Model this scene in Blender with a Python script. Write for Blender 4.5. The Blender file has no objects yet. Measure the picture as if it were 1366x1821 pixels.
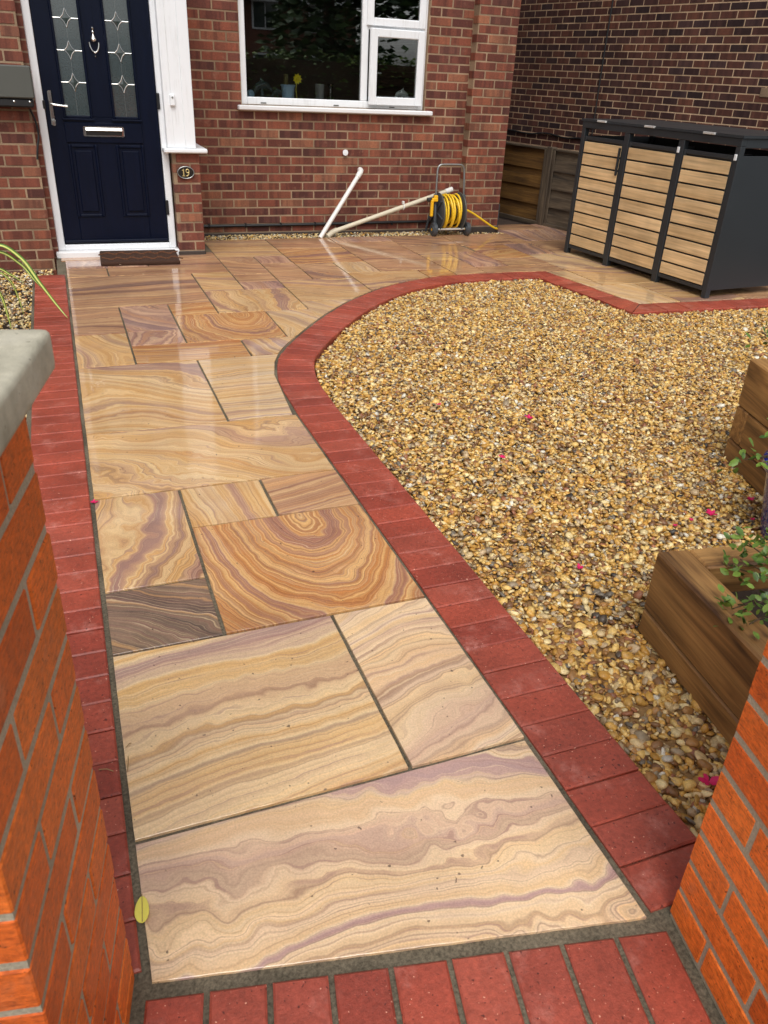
import bpy, bmesh, math, random
import numpy as np
from mathutils import Matrix, Vector

random.seed(7)
RS = np.random.RandomState(11)
R = math.radians
scene = bpy.context.scene
COL = scene.collection

# ------------------------------------------------------------------ camera
cam_d = bpy.data.cameras.new('camera')
cam = bpy.data.objects.new('camera', cam_d)
COL.objects.link(cam)
scene.camera = cam
CAM_P = Vector((0.046, -1.1456, 1.3812))
_r = Vector((0.93413, -0.35421, 0.04389))
_u = Vector((0.13764, 0.47096, 0.87135))
_f = Vector((0.32931, 0.80792, -0.48869))
m = Matrix.Identity(4)
for i in range(3):
    m[i][0] = _r[i]; m[i][1] = _u[i]; m[i][2] = -_f[i]; m[i][3] = CAM_P[i]
cam.matrix_world = m
cam_d.sensor_fit = 'VERTICAL'
cam_d.sensor_height = 9.0
cam_d.sensor_width = 9.0
cam_d.lens = 9.0 * 0.76434
cam_d.clip_start = 0.02
cam_d.clip_end = 600
cam_d.dof.use_dof = True
cam_d.dof.focus_distance = 3.6
cam_d.dof.aperture_fstop = 3.4
FPX = 0.76434 * 1024

# ------------------------------------------------------------------ world and sun (overcast, wet day)
SUN_EL, SUN_AZ = 55.0, 196.0          # degrees; azimuth clockwise from +Y
w = bpy.data.worlds.new('World'); scene.world = w; w.use_nodes = True
nt = w.node_tree; nt.nodes.clear()
sky = nt.nodes.new('ShaderNodeTexSky'); sky.sky_type = 'NISHITA'; sky.sun_disc = False
sky.sun_elevation = R(SUN_EL); sky.sun_rotation = R(SUN_AZ)
sky.air_density = 1.0; sky.dust_density = 3.0; sky.ozone_density = 1.0
hs = nt.nodes.new('ShaderNodeHueSaturation'); hs.inputs['Saturation'].default_value = 0.16
hs.inputs['Value'].default_value = 1.0
bg = nt.nodes.new('ShaderNodeBackground'); bg.inputs['Strength'].default_value = 0.15
wo = nt.nodes.new('ShaderNodeOutputWorld')
nt.links.new(sky.outputs[0], hs.inputs['Color']); nt.links.new(hs.outputs[0], bg.inputs['Color'])
nt.links.new(bg.outputs[0], wo.inputs['Surface'])
sd = bpy.data.lights.new('sun', 'SUN'); so = bpy.data.objects.new('sun', sd); COL.objects.link(so)
sd.energy = 1.4; sd.angle = R(35); sd.color = (1.0, 0.975, 0.945)
_sv = Vector((math.sin(R(SUN_AZ)) * math.cos(R(SUN_EL)), math.cos(R(SUN_AZ)) * math.cos(R(SUN_EL)), math.sin(R(SUN_EL))))
so.rotation_euler = _sv.to_track_quat('Z', 'Y').to_euler()
so.location = (0, -4, 8)
scene.view_settings.view_transform = 'Standard'
scene.view_settings.look = 'None'
scene.view_settings.exposure = 0.21
scene.view_settings.gamma = 1.0
scene.render.engine = 'CYCLES'
scene.cycles.use_denoising = True
try: scene.cycles.denoiser = 'OPENIMAGEDENOISE'
except Exception: pass
scene.cycles.max_bounces = 6

# ------------------------------------------------------------------ small helpers
def srgb(r, g, b):
    f = lambda c: (c / 255 / 12.92) if c / 255 <= 0.04045 else ((c / 255 + 0.055) / 1.055) ** 2.4
    return (f(r), f(g), f(b), 1.0)

def link(o, parent=None):
    COL.objects.link(o)
    if parent is not None: o.parent = parent
    return o

def tag(o, label=None, cat=None, group=None, kind=None):
    if label: o['label'] = label
    if cat: o['category'] = cat
    if group: o['group'] = group
    if kind: o['kind'] = kind
    return o

def empty(name, loc, rz=0.0, label=None, cat=None, group=None):
    o = bpy.data.objects.new(name, None); link(o)
    o.location = loc; o.rotation_euler = (0, 0, rz); o.empty_display_size = 0.1
    return tag(o, label, cat, group)

class MB:
    """collects simple solids into one mesh"""
    def __init__(s): s.v = []; s.f = []
    def add(s, v, f):
        b = len(s.v); s.v += [tuple(p) for p in v]; s.f += [tuple(i + b for i in q) for q in f]; return s
    def box(s, x0, x1, y0, y1, z0, z1, c=0.0, M=None):
        v, f = cbox(x1 - x0, y1 - y0, z1 - z0, c)
        o = Vector(((x0 + x1) / 2, (y0 + y1) / 2, (z0 + z1) / 2))
        vv = [Vector(p) + o for p in v]
        if M is not None: vv = [M @ p for p in vv]
        return s.add(vv, f)
    def tube(s, pts, r, n=10, cap=True):
        v, f = tube(pts, r, n, cap); return s.add(v, f)
    def lathe(s, prof, n=20, loc=(0, 0, 0), M=None):
        v = []; f = []
        for (rr, z) in prof:
            for i in range(n):
                a = 2 * math.pi * i / n; v.append(Vector((rr * math.cos(a), rr * math.sin(a), z)))
        k = len(prof)
        for j in range(k - 1):
            for i in range(n):
                f.append((j * n + i, j * n + (i + 1) % n, (j + 1) * n + (i + 1) % n, (j + 1) * n + i))
        f.append(tuple(range(n - 1, -1, -1))); f.append(tuple((k - 1) * n + i for i in range(n)))
        vv = [(M @ p if M is not None else p) + Vector(loc) for p in v]
        return s.add(vv, f)
    def build(s, name, mat, parent=None, smooth=False, loc=None):
        me = bpy.data.meshes.new(name); me.from_pydata([tuple(p) for p in s.v], [], s.f)
        if mat is not None: me.materials.append(mat)
        if smooth:
            me.polygons.foreach_set('use_smooth', [True] * len(me.polygons))
            try: me.set_sharp_from_angle(angle=R(40))
            except Exception: pass
        me.update()
        o = bpy.data.objects.new(name, me); link(o, parent)
        if loc is not None: o.location = loc
        return o

def cbox(sx, sy, sz, c=0.0):
    x, y, z = sx / 2, sy / 2, sz / 2
    if c <= 0:
        v = [(-x, -y, -z), (x, -y, -z), (x, y, -z), (-x, y, -z), (-x, -y, z), (x, -y, z), (x, y, z), (-x, y, z)]
        return v, [(0, 3, 2, 1), (4, 5, 6, 7), (0, 1, 5, 4), (1, 2, 6, 5), (2, 3, 7, 6), (3, 0, 4, 7)]
    c = min(c, x * .8, y * .8, z * .8)
    v = []; idx = {}
    for a in (-1, 1):
        for b in (-1, 1):
            for d in (-1, 1):
                for k in range(3):
                    p = [a * (x - c), b * (y - c), d * (z - c)]
                    p[k] = (a * x, b * y, d * z)[k]
                    idx[(a, b, d, k)] = len(v); v.append(tuple(p))
    f = []
    I = idx
    for a in (-1, 1):
        f.append([I[(a, -1, -1, 0)], I[(a, 1, -1, 0)], I[(a, 1, 1, 0)], I[(a, -1, 1, 0)]])
        f.append([I[(-1, a, -1, 1)], I[(-1, a, 1, 1)], I[(1, a, 1, 1)], I[(1, a, -1, 1)]])
        f.append([I[(-1, -1, a, 2)], I[(1, -1, a, 2)], I[(1, 1, a, 2)], I[(-1, 1, a, 2)]])
        for b in (-1, 1):
            f.append([I[(a, b, -1, 0)], I[(a, b, -1, 1)], I[(a, b, 1, 1)], I[(a, b, 1, 0)]])
            f.append([I[(a, -1, b, 2)], I[(a, -1, b, 0)], I[(a, 1, b, 0)], I[(a, 1, b, 2)]])
            f.append([I[(-1, a, b, 1)], I[(-1, a, b, 2)], I[(1, a, b, 2)], I[(1, a, b, 1)]])
            for d in (-1, 1): f.append([I[(a, b, d, 0)], I[(a, b, d, 1)], I[(a, b, d, 2)]])
    out = []
    for q in f:                       # outward winding (convex solid about the origin)
        p0, p1, p2 = (Vector(v[i]) for i in q[:3])
        ctr = sum((Vector(v[i]) for i in q), Vector()) / len(q)
        out.append(tuple(q) if (p1 - p0).cross(p2 - p0).dot(ctr) > 0 else tuple(q[::-1]))
    f = out
    return v, f

def tube(pts, r, n=10, cap=True):
    P = [Vector(p) for p in pts]; v = []; f = []
    rr = r if isinstance(r, (list, tuple)) else [r] * len(P)
    T = []
    for i in range(len(P)):
        a = P[max(i - 1, 0)]; b = P[min(i + 1, len(P) - 1)]
        T.append((b - a).normalized())
    ref = Vector((0, 0, 1)) if abs(T[0].z) < .9 else Vector((1, 0, 0))
    u = T[0].cross(ref).normalized()
    for i in range(len(P)):
        u = (u - T[i] * u.dot(T[i])).normalized(); ww = T[i].cross(u)
        for k in range(n):
            a = 2 * math.pi * k / n
            v.append(P[i] + u * (rr[i] * math.cos(a)) + ww * (rr[i] * math.sin(a)))
    for i in range(len(P) - 1):
        for k in range(n):
            f.append((i * n + k, i * n + (k + 1) % n, (i + 1) * n + (k + 1) % n, (i + 1) * n + k))
    if cap:
        f.append(tuple(range(n - 1, -1, -1))); f.append(tuple((len(P) - 1) * n + k for k in range(n)))
    return v, f

def spline(pts, n=8):
    P = [Vector(p) for p in pts]; P = [P[0] * 2 - P[1]] + P + [P[-1] * 2 - P[-2]]; out = []
    for i in range(1, len(P) - 2):
        for k in range(n):
            t = k / n
            a, b, c, d = P[i - 1], P[i], P[i + 1], P[i + 2]
            out.append(0.5 * ((2 * b) + (c - a) * t + (2 * a - 5 * b + 4 * c - d) * t * t + (3 * b - a - 3 * c + d) * t ** 3))
    out.append(P[-2]); return out

def board(name, p0, p1, width, thick, mat, parent, c=0.004, up=(0, 0, 1)):
    """a plank whose local X runs along its length; width along 'up', thickness across"""
    p0 = Vector(p0); p1 = Vector(p1); d = p1 - p0; L = d.length; x = d.normalized()
    z = Vector(up); z = (z - x * z.dot(x)).normalized(); y = z.cross(x)
    v, f = cbox(L, thick, width, c)
    o = MB().add(v, f).build(name, mat, parent)
    mm = Matrix.Identity(4)
    for i in range(3): mm[i][0] = x[i]; mm[i][1] = y[i]; mm[i][2] = z[i]; mm[i][3] = (p0[i] + p1[i]) / 2
    o.matrix_local = mm
    return o

# ------------------------------------------------------------------ node helpers
class NT:
    def __init__(s, name):
        s.m = bpy.data.materials.new(name); s.m.use_nodes = True
        s.t = s.m.node_tree; s.t.nodes.clear()
        s.out = s.t.nodes.new('ShaderNodeOutputMaterial')
    def n(s, typ, props=None, ins=None):
        nd = s.t.nodes.new('ShaderNode' + typ)
        for k, v in (props or {}).items(): setattr(nd, k, v)
        for k, v in (ins or {}).items(): s.set(nd.inputs[k], v)
        return nd
    def set(s, sock, v):
        if isinstance(v, bpy.types.NodeSocket): s.t.links.new(v, sock)
        else:
            if hasattr(sock.default_value, '__len__') and not hasattr(v, '__len__'): v = [v] * len(sock.default_value)
            if hasattr(sock.default_value, '__len__') and len(v) == 4 and len(sock.default_value) == 3: v = v[:3]
            sock.default_value = v
    def math(s, op, a, b=0.0, c=0.0):
        return s.n('Math', {'operation': op}, {0: a, 1: b, 2: c}).outputs[0]
    def vmath(s, op, a, b=(0, 0, 0)):
        nd = s.n('VectorMath', {'operation': op}, {0: a, 1: b})
        return nd.outputs['Value'] if op in ('LENGTH', 'DOT_PRODUCT', 'DISTANCE') else nd.outputs[0]
    def mix(s, fac, a, b, blend='MIX'):
        nd = s.n('Mix', {'data_type': 'RGBA', 'blend_type': blend}); s.set(nd.inputs[0], fac)
        s.set(nd.inputs[6], a); s.set(nd.inputs[7], b); return nd.outputs[2]
    def ramp(s, fac, stops, interp='LINEAR'):
        nd = s.n('ValToRGB'); s.set(nd.inputs[0], fac); cr = nd.color_ramp; cr.interpolation = interp
        while len(cr.elements) < len(stops): cr.elements.new(0.5)
        for e, (p, c) in zip(cr.elements, stops):
            e.position = p; e.color = c if hasattr(c, '__len__') else (c, c, c, 1)
        return nd.outputs[0]
    def noise(s, vec, scale, detail=2.0, rough=0.5, dim='3D', w=None, dist=0.0):
        nd = s.n('TexNoise', {'noise_dimensions': dim}, {'Scale': scale, 'Detail': detail, 'Roughness': rough, 'Distortion': dist})
        if dim != '1D' and vec is not None: s.set(nd.inputs['Vector'], vec)
        if w is not None: s.set(nd.inputs['W'], w)
        return nd.outputs[0]
    def coord(s, which='Object'): return s.n('TexCoord').outputs[which]
    def pos(s): return s.n('NewGeometry').outputs['Position']
    def mapping(s, vec, loc=(0, 0, 0), rot=(0, 0, 0), scale=(1, 1, 1)):
        return s.n('Mapping', None, {'Vector': vec, 'Location': loc, 'Rotation': rot, 'Scale': scale}).outputs[0]
    def bump(s, h, strength=0.3, dist=0.01):
        return s.n('Bump', None, {'Height': h, 'Strength': strength, 'Distance': dist}).outputs[0]
    def done(s, **k):
        b = s.n('BsdfPrincipled')
        for kk, v in k.items():
            s.set(b.inputs[kk.replace('_', ' ')], v)
        s.t.links.new(b.outputs[0], s.out.inputs[0]); return s.m

def plain(name, col, rough=0.5, metal=0.0, var=0.12, scale=18.0, bump=0.0, **k):
    t = NT(name); p = t.pos()
    n = t.noise(p, scale, 4.0, .6)
    c = t.mix(n, [x * (1 - var) for x in col[:3]] + [1], [min(1, x * (1 + var)) for x in col[:3]] + [1])
    if bump: k['Normal'] = t.bump(t.noise(p, scale * 6, 3.0), bump, .003)
    r = t.math('ADD', t.math('MULTIPLY', t.math('SUBTRACT', n, .5), .2), rough)
    return t.done(Base_Color=c, Roughness=r, Metallic=metal, **k)

# ------------------------------------------------------------------ materials
PAL = {
 'cream':  [(.24, srgb(164, 138, 130)), (.35, srgb(214, 180, 140)), (.44, srgb(232, 204, 160)), (.52, srgb(220, 178, 118)), (.60, srgb(232, 206, 164)), (.68, srgb(186, 152, 138)), (.78, srgb(160, 134, 128))],
 'pale':   [(.28, srgb(169, 143, 143)), (.36, srgb(214, 180, 153)), (.44, srgb(231, 203, 168)), (.52, srgb(229, 195, 149)), (.58, srgb(233, 207, 172)), (.64, srgb(192, 158, 149)), (.74, srgb(169, 143, 143))],
 'gold':   [(.26, srgb(160, 128, 116)), (.35, srgb(206, 166, 118)), (.43, srgb(228, 196, 146)), (.50, srgb(208, 162, 102)), (.57, srgb(226, 190, 138)), (.65, srgb(184, 144, 120)), (.76, srgb(156, 124, 114))],
 'amber':  [(.26, srgb(156, 114, 96)), (.36, srgb(194, 138, 84)), (.43, srgb(224, 182, 122)), (.50, srgb(190, 128, 74)), (.58, srgb(220, 174, 114)), (.66, srgb(172, 122, 96)), (.76, srgb(150, 110, 98))],
 'purple': [(.26, srgb(140, 112, 108)), (.37, srgb(182, 146, 134)), (.46, srgb(224, 184, 150)), (.54, srgb(174, 134, 120)), (.63, srgb(218, 168, 124)), (.74, srgb(140, 110, 106))],
 'dark':   [(.26, srgb(92, 78, 70)), (.37, srgb(116, 98, 84)), (.46, srgb(142, 120, 98)), (.53, srgb(112, 94, 82)), (.60, srgb(184, 146, 102)), (.66, srgb(112, 92, 80)), (.76, srgb(98, 82, 74))],
 'brown':  [(.26, srgb(150, 113, 92)), (.37, srgb(190, 147, 110)), (.46, srgb(216, 175, 128)), (.54, srgb(172, 129, 100)), (.63, srgb(208, 161, 114)), (.74, srgb(146, 113, 98))],
}
def slab_mat(name, ang, seed, pal, freq=1.0, warp=1.0, bull=None, lines=0.7, mid=1.0):
    t = NT(name)
    rnd = t.n('ObjectInfo').outputs['Random'] if seed is None else None
    p0 = t.mapping(t.coord(), rot=(0, 0, R(ang)))
    if seed is None:
        off = t.n('CombineXYZ', None, {0: t.math('MULTIPLY', rnd, 37.0), 1: t.math('MULTIPLY', rnd, 91.0), 2: t.math('MULTIPLY', rnd, 53.0)}).outputs[0]
        W0 = t.math('MULTIPLY', rnd, 70.0)
    else:
        off = (seed * 3.7, seed * 1.9, seed * 2.3); W0 = seed * 5.3
    p = t.vmath('ADD', p0, off)
    pl_ = t.vmath('MULTIPLY', p, (.62, 1.0, 1.0) if not bull else (1.0, 1.0, 1.0))
    n1 = t.math('SUBTRACT', t.noise(pl_, 2.0, 1.0), .5)
    n2 = t.math('SUBTRACT', t.noise(pl_, 7.0, 2.0), .5)
    n3 = t.math('SUBTRACT', t.noise(p, 34.0, 2.0), .5)
    if bull:
        cx, cy, sx, sy = bull
        d = t.vmath('LENGTH', t.vmath('MULTIPLY', t.vmath('SUBTRACT', p0, (cx, cy, 0)), (sx, sy, 0)))
    else:
        d = t.n('SeparateXYZ', None, {0: p0}).outputs[1]
    n4 = t.math('MULTIPLY', t.math('SUBTRACT', t.noise(p, 17.0, 1.0), .5), t.ramp(t.noise(p, 2.4, 1.0), [(.42, 0.0), (.6, .055 * mid)]))
    s = t.math('ADD', t.math('ADD', d, t.math('MULTIPLY', n1, .62 * warp)), t.math('ADD', t.math('ADD', n4, t.math('MULTIPLY', n2, .085 * mid)), t.math('MULTIPLY', n3, .006)))
    W = t.math('ADD', t.math('MULTIPLY', s, freq), W0)
    broad = t.noise(None, 6.0, 3.0, .62, '1D', W)
    kc = {'pale': .95, 'gold': .92, 'amber': .9, 'cream': .88}.get(pal, .85)
    col = t.ramp(broad, [(.5 + (q - .5) * kc, c) for q, c in PAL[pal]])
    tint = t.noise(None, 9.0, 1.0, .5, '1D', t.math('ADD', W, 31.0))
    col = t.mix(t.ramp(tint, [(.57, 0.0), (.66, .36)]), col, t.mix(1.0, col, (.80, .70, .76, 1), 'MULTIPLY'))
    clus = t.ramp(t.noise(None, 5.0, 1.0, .5, '1D', t.math('ADD', W, 57.0)), [(.38, .30), (.54, 1.0)])
    # fine laminae that thicken and fade across the slab
    fine = t.noise(None, 64.0, 4.0, .7, '1D', W)
    mask = t.ramp(t.noise(p, 3.1, 2.0), [(.36, .12), (.62, 1.0)])
    lam = t.ramp(fine, [(.30, (.60, .51, .49, 1)), (.41, (.82, .75, .71, 1)), (.47, (1, 1, 1, 1)), (.56, (1.0, .98, .95, 1)), (.66, (1.20, 1.17, 1.12, 1))])
    col = t.mix(t.math('MULTIPLY', t.math('MULTIPLY', mask, clus), lines), col, t.mix(1.0, col, lam, 'MULTIPLY'))
    thin = t.noise(None, 17.0, 2.0, .6, '1D', t.math('ADD', W, 11.0))
    tl = t.math('SUBTRACT', 1.0, t.math('MINIMUM', t.math('MULTIPLY', t.math('ABSOLUTE', t.math('SUBTRACT', thin, .5)), 38.0), 1.0))
    col = t.mix(t.math('MULTIPLY', t.math('MULTIPLY', tl, clus), .55 * lines), col, srgb(120, 82, 74))
    tl2 = t.math('SUBTRACT', 1.0, t.math('MINIMUM', t.math('MULTIPLY', t.math('ABSOLUTE', t.math('SUBTRACT', thin, .56)), 55.0), 1.0))
    col = t.mix(t.math('MULTIPLY', tl2, .34 * lines), col, srgb(236, 208, 160))
    vein = t.noise(None, 95.0, 3.0, .6, '1D', t.math('ADD', W, 23.0))
    vm = t.math('MULTIPLY', t.ramp(vein, [(.36, 1.0), (.44, 0.0)]), t.ramp(t.noise(p, 5.5, 3.0, .6), [(.40, .0), (.62, .62)]))
    col = t.mix(t.math('MULTIPLY', vm, lines), col, srgb(158, 120, 112))
    vl = t.math('MULTIPLY', t.ramp(vein, [(.58, 0.0), (.64, 1.0)]), t.ramp(t.noise(p, 4.5, 2.0), [(.42, .0), (.62, .5)]))
    col = t.mix(t.math('MULTIPLY', vl, lines), col, srgb(240, 216, 178))
    # grain, iron specks, damp tint
    g = t.noise(p, 260.0, 2.0)
    col = t.mix(1.0, col, t.ramp(g, [(.3, .86), (.7, 1.09)]), 'MULTIPLY')
    sp = t.noise(p, 62.0, 1.0)
    col = t.mix(t.ramp(sp, [(.755, 0.0), (.79, .75)]), col, srgb(64, 44, 38))
    stn = t.ramp(t.noise(p, 4.2, 5.0, .68), [(.50, 0.0), (.66, .34)])
    col = t.mix(stn, col, t.mix(.5, col, srgb(196, 160, 140)))
    bl = t.noise(p, 2.6, 3.0, .6)
    col = t.mix(1.0, col, t.ramp(bl, [(.3, (.84, .80, .77, 1)), (.7, (1.07, 1.04, 1.0, 1))]), 'MULTIPLY')
    wet = t.ramp(t.noise(t.pos(), 1.7, 3.0, .6), [(.34, .55), (.56, 1.0)])
    h = t.math('ADD', t.math('MULTIPLY', fine, .5), t.math('MULTIPLY', t.noise(p, 16.0, 3.0), 1.2))
    hc = t.math('ADD', t.noise(t.pos(), 9.0, 2.0), t.math('MULTIPLY', t.noise(t.pos(), 60.0, 2.0), .12))
    return t.done(Base_Color=col, Roughness=t.math('SUBTRACT', .62, t.math('MULTIPLY', wet, .2)),
                  Specular_IOR_Level=.35, Normal=t.bump(h, .16, .004),
                  Coat_Weight=wet, Coat_Roughness=t.math('SUBTRACT', .14, t.math('MULTIPLY', wet, .085)),
                  Coat_IOR=1.47, Coat_Normal=t.bump(hc, .10, .004))

def brick_mat(name, stops, attr=False, streak=.5, rough=.72, bump=.5, smear=None, coat=0.0, drag=False):
    GA0 = R(11.7)
    t = NT(name); p = t.pos()
    rnd = t.n('Attribute', {'attribute_name': 'rnd'}).outputs['Fac'] if attr else t.n('ObjectInfo').outputs['Random']
    col = t.ramp(rnd, stops)
    # kiss marks: darker and redder bands across the face
    b = t.noise(t.n('CombineXYZ', None, {0: t.math('MULTIPLY', t.n('SeparateXYZ', None, {0: p}).outputs[0], 17.0), 1: t.math('MULTIPLY', t.n('SeparateXYZ', None, {0: p}).outputs[1], 17.0), 2: t.math('MULTIPLY', rnd, 90.0)}).outputs[0], 1.0, 1.0, .5)
    off = t.math('FRACT', t.math('MULTIPLY', rnd, 17.31))
    bands = t.ramp(t.math('ADD', b, t.math('MULTIPLY', t.math('SUBTRACT', off, .5), .22)), [(.40, (.50, .46, .52, 1)), (.44, (.66, .62, .66, 1)), (.47, (1.0, 1.0, 1.0, 1)), (.57, (1.0, 1.0, 1.0, 1)), (.61, (1.32, 1.26, 1.18, 1)), (.68, (1.45, 1.36, 1.25, 1))])
    col = t.mix(streak, col, t.mix(1.0, col, bands, 'MULTIPLY'))
    n = t.noise(p, 90.0, 5.0, .7)
    col = t.mix(1.0, col, t.ramp(n, [(.28, .72), (.5, 1.0), (.75, 1.3)]), 'MULTIPLY')
    if smear:
        sm = t.ramp(t.noise(p, 11.0, 4.0, .65), [(.60, 0.0), (.76, .55)])
        col = t.mix(sm, col, smear)
    col = t.mix(1.0, col, t.ramp(t.noise(p, 1.6, 4.0, .6), [(.34, (.80, .78, .76, 1)), (.64, (1.08, 1.06, 1.04, 1))]), 'MULTIPLY')
    if drag:
        dg = t.noise(t.mapping(p, rot=(0, 0, GA0), scale=(60, 60, 260)), 1.0, 4.0, .7)
        col = t.mix(1.0, col, t.ramp(dg, [(.32, (.62, .55, .5, 1)), (.5, (1, 1, 1, 1)), (.7, (1.18, 1.16, 1.1, 1))]), 'MULTIPLY')
        pit = t.ramp(t.noise(p, 130.0, 2.0), [(.27, .8), (.33, 0.0)])
        col = t.mix(pit, col, srgb(74, 32, 14))
    fl = t.ramp(t.noise(p, 210.0, 1.0), [(.80, 0.0), (.84, .7)])
    col = t.mix(fl, col, srgb(196, 176, 156))
    return t.done(Base_Color=col, Roughness=t.math('ADD', t.math('MULTIPLY', n, .25), rough - .12), Specular_IOR_Level=.35, Coat_Weight=coat, Coat_Roughness=.22,
                  Normal=t.bump(t.math('ADD', n, t.math('MULTIPLY', t.noise(p, 22.0, 2.0), .8)), bump, .003))

def mortar_mat(name, col, dark=.75, gs=240.0, lo=.72, hi=1.22):
    t = NT(name); p = t.pos()
    n = t.noise(p, gs, 4.0, .7); b = t.noise(p, 4.0, 3.0)
    c = t.mix(1.0, col, t.ramp(n, [(.3, lo), (.7, hi)]), 'MULTIPLY')
    c = t.mix(1.0, c, t.ramp(b, [(.35, dark), (.65, 1.08)]), 'MULTIPLY')
    return t.done(Base_Color=c, Roughness=.9, Specular_IOR_Level=.25, Normal=t.bump(n, .7, .003))

def far_brick_mat(name, c1, c2, mortar, udir=(1, 0)):
    """upper walls, outside the picture or seen only in reflections"""
    t = NT(name); p = t.pos()
    u = t.vmath('DOT_PRODUCT', p, (udir[0], udir[1], 0)); z = t.n('SeparateXYZ', None, {0: p}).outputs[2]
    v = t.n('CombineXYZ', None, {0: u, 1: z, 2: 0.0}).outputs[0]
    b = t.n('TexBrick', None, {'Vector': v, 'Color1': c1, 'Color2': c2, 'Mortar': mortar, 'Scale': 1.0, 'Mortar Size': .006, 'Brick Width': .225, 'Row Height': .0737}).outputs[0]
    c = t.mix(1.0, b, t.ramp(t.noise(p, 25.0, 3.0), [(.3, .7), (.7, 1.2)]), 'MULTIPLY')
    return t.done(Base_Color=c, Roughness=.85)

M = {}
HB = [(0.0, srgb(92, 54, 46)), (.22, srgb(106, 60, 49)), (.45, srgb(115, 64, 50)), (.65, srgb(120, 68, 52)), (.82, srgb(128, 75, 56)), (.94, srgb(142, 94, 70)), (1.0, srgb(104, 64, 54))]
M['brick'] = brick_mat('house_brick', HB, False, .6, smear=srgb(150, 112, 92))
M['brick_a'] = brick_mat('house_brick_field', HB, True, .6, smear=srgb(150, 112, 92))
NB = [(0.0, srgb(60, 44, 44)), (.3, srgb(78, 52, 48)), (.6, srgb(92, 58, 50)), (.85, srgb(110, 70, 56)), (1.0, srgb(68, 52, 54))]
M['nbrick'] = brick_mat('neighbour_brick', NB, False, .5)
M['nbrick_a'] = brick_mat('neighbour_brick_field', NB, True, .5)
PB = [(0.0, srgb(230, 112, 38)), (.35, srgb(236, 122, 46)), (.55, srgb(222, 104, 34)), (.74, srgb(204, 90, 28)), (.86, srgb(234, 116, 42)), (1.0, srgb(214, 98, 30))]
M['pbrick'] = brick_mat('pier_brick', PB, False, .16, rough=.62, bump=.9, smear=srgb(206, 124, 84), coat=.06, drag=True)
M['mortar'] = mortar_mat('house_mortar', srgb(160, 135, 109), .68)
M['nmortar'] = mortar_mat('neighbour_mortar', srgb(222, 190, 154))
M['pmortar'] = mortar_mat('pier_mortar', srgb(182, 170, 148), .8)
M['joint'] = mortar_mat('paving_joint', srgb(112, 103, 86), .55, 130.0, .45, 1.5)
M['fbrick'] = far_brick_mat('upper_house_brick', srgb(104, 56, 46), srgb(128, 70, 52), srgb(146, 122, 100))
M['fnbrick'] = far_brick_mat('upper_neighbour_brick', srgb(66, 42, 40), srgb(84, 52, 46), srgb(166, 138, 110), (-.208, .978))
M['dpc'] = plain('damp_course_brick', srgb(62, 52, 46), .6, 0, .4, 14, .4)

def paver_mat():
    t = NT('red_block_paver'); p = t.pos()
    rnd = t.n('ObjectInfo').outputs['Random']
    col = t.ramp(rnd, [(0, srgb(146, 63, 48)), (.25, srgb(158, 70, 52)), (.6, srgb(164, 75, 56)), (.85, srgb(154, 71, 55)), (1, srgb(170, 82, 63))])
    n = t.noise(p, 85.0, 6.0, .75)
    col = t.mix(1.0, col, t.ramp(n, [(.28, .66), (.5, 1.0), (.72, 1.34)]), 'MULTIPLY')
    col = t.mix(1.0, col, t.ramp(t.noise(p, 5.0, 4.0, .6), [(.32, .78), (.68, 1.16)]), 'MULTIPLY')
    ef = t.math('MULTIPLY', t.ramp(t.noise(p, 9.0, 4.0, .6), [(.54, 0.0), (.74, .7)]), t.ramp(t.noise(p, 48.0, 4.0, .75), [(.38, 0.0), (.66, 1.0)]))
    col = t.mix(ef, col, srgb(206, 138, 124))
    col = t.mix(t.ramp(t.noise(p, 150.0, 1.0), [(.735, 0.0), (.775, .85)]), col, srgb(232, 172, 146))
    col = t.mix(t.ramp(t.noise(p, 120.0, 1.0), [(.26, .75), (.31, 0.0)]), col, srgb(66, 26, 24))
    return t.done(Base_Color=col, Roughness=t.math('ADD', t.math('MULTIPLY', n, .4), .30), Specular_IOR_Level=.4,
                  Coat_Weight=t.ramp(t.noise(p, 3.0, 3.0), [(.35, .05), (.65, .35)]), Coat_Roughness=.24, Normal=t.bump(t.noise(p, 120.0, 5.0, .75), .6, .004))
M['paver'] = paver_mat()

def gravel_mat(name, bright=1.0):
    t = NT(name); p = t.pos()
    a = t.n('Attribute', {'attribute_name': 'tint'}).outputs['Color']
    n = t.noise(p, 130.0, 4.0, .65)
    c = t.mix(1.0, a, t.ramp(n, [(.3, .72 * bright), (.7, 1.18 * bright)]), 'MULTIPLY')
    return t.done(Base_Color=c, Roughness=t.math('ADD', t.math('MULTIPLY', n, .3), .26), Specular_IOR_Level=.5, Normal=t.bump(n, .25, .002))
M['gravel'] = gravel_mat('pea_gravel')
def upvc():
    t = NT('white_plastic'); p = t.pos()
    run_ = t.noise(t.mapping(p, scale=(38, 38, 2.5)), 1.0, 3.0, .6); gr = t.noise(p, 6.0, 4.0, .65)
    k = t.math('MULTIPLY', t.ramp(run_, [(.5, 0.0), (.72, 1.0)]), t.ramp(gr, [(.42, 0.0), (.66, .38)]))
    c = t.mix(k, srgb(233, 235, 237), srgb(176, 174, 166))
    return t.done(Base_Color=c, Roughness=t.math('ADD', .26, t.math('MULTIPLY', gr, .12)))
M['upvc'] = upvc()
M['sillw'] = plain('white_sill', srgb(228, 228, 228), .35, 0, .05, 9)
M['pipe'] = plain('white_pipe', srgb(226, 224, 218), .35, 0, .05, 9)
M['pipe_old'] = plain('cream_pipe', srgb(206, 196, 172), .45, 0, .08, 9)
M['black'] = plain('black_plastic', srgb(26, 26, 27), .42, 0, .2, 30)
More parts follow.
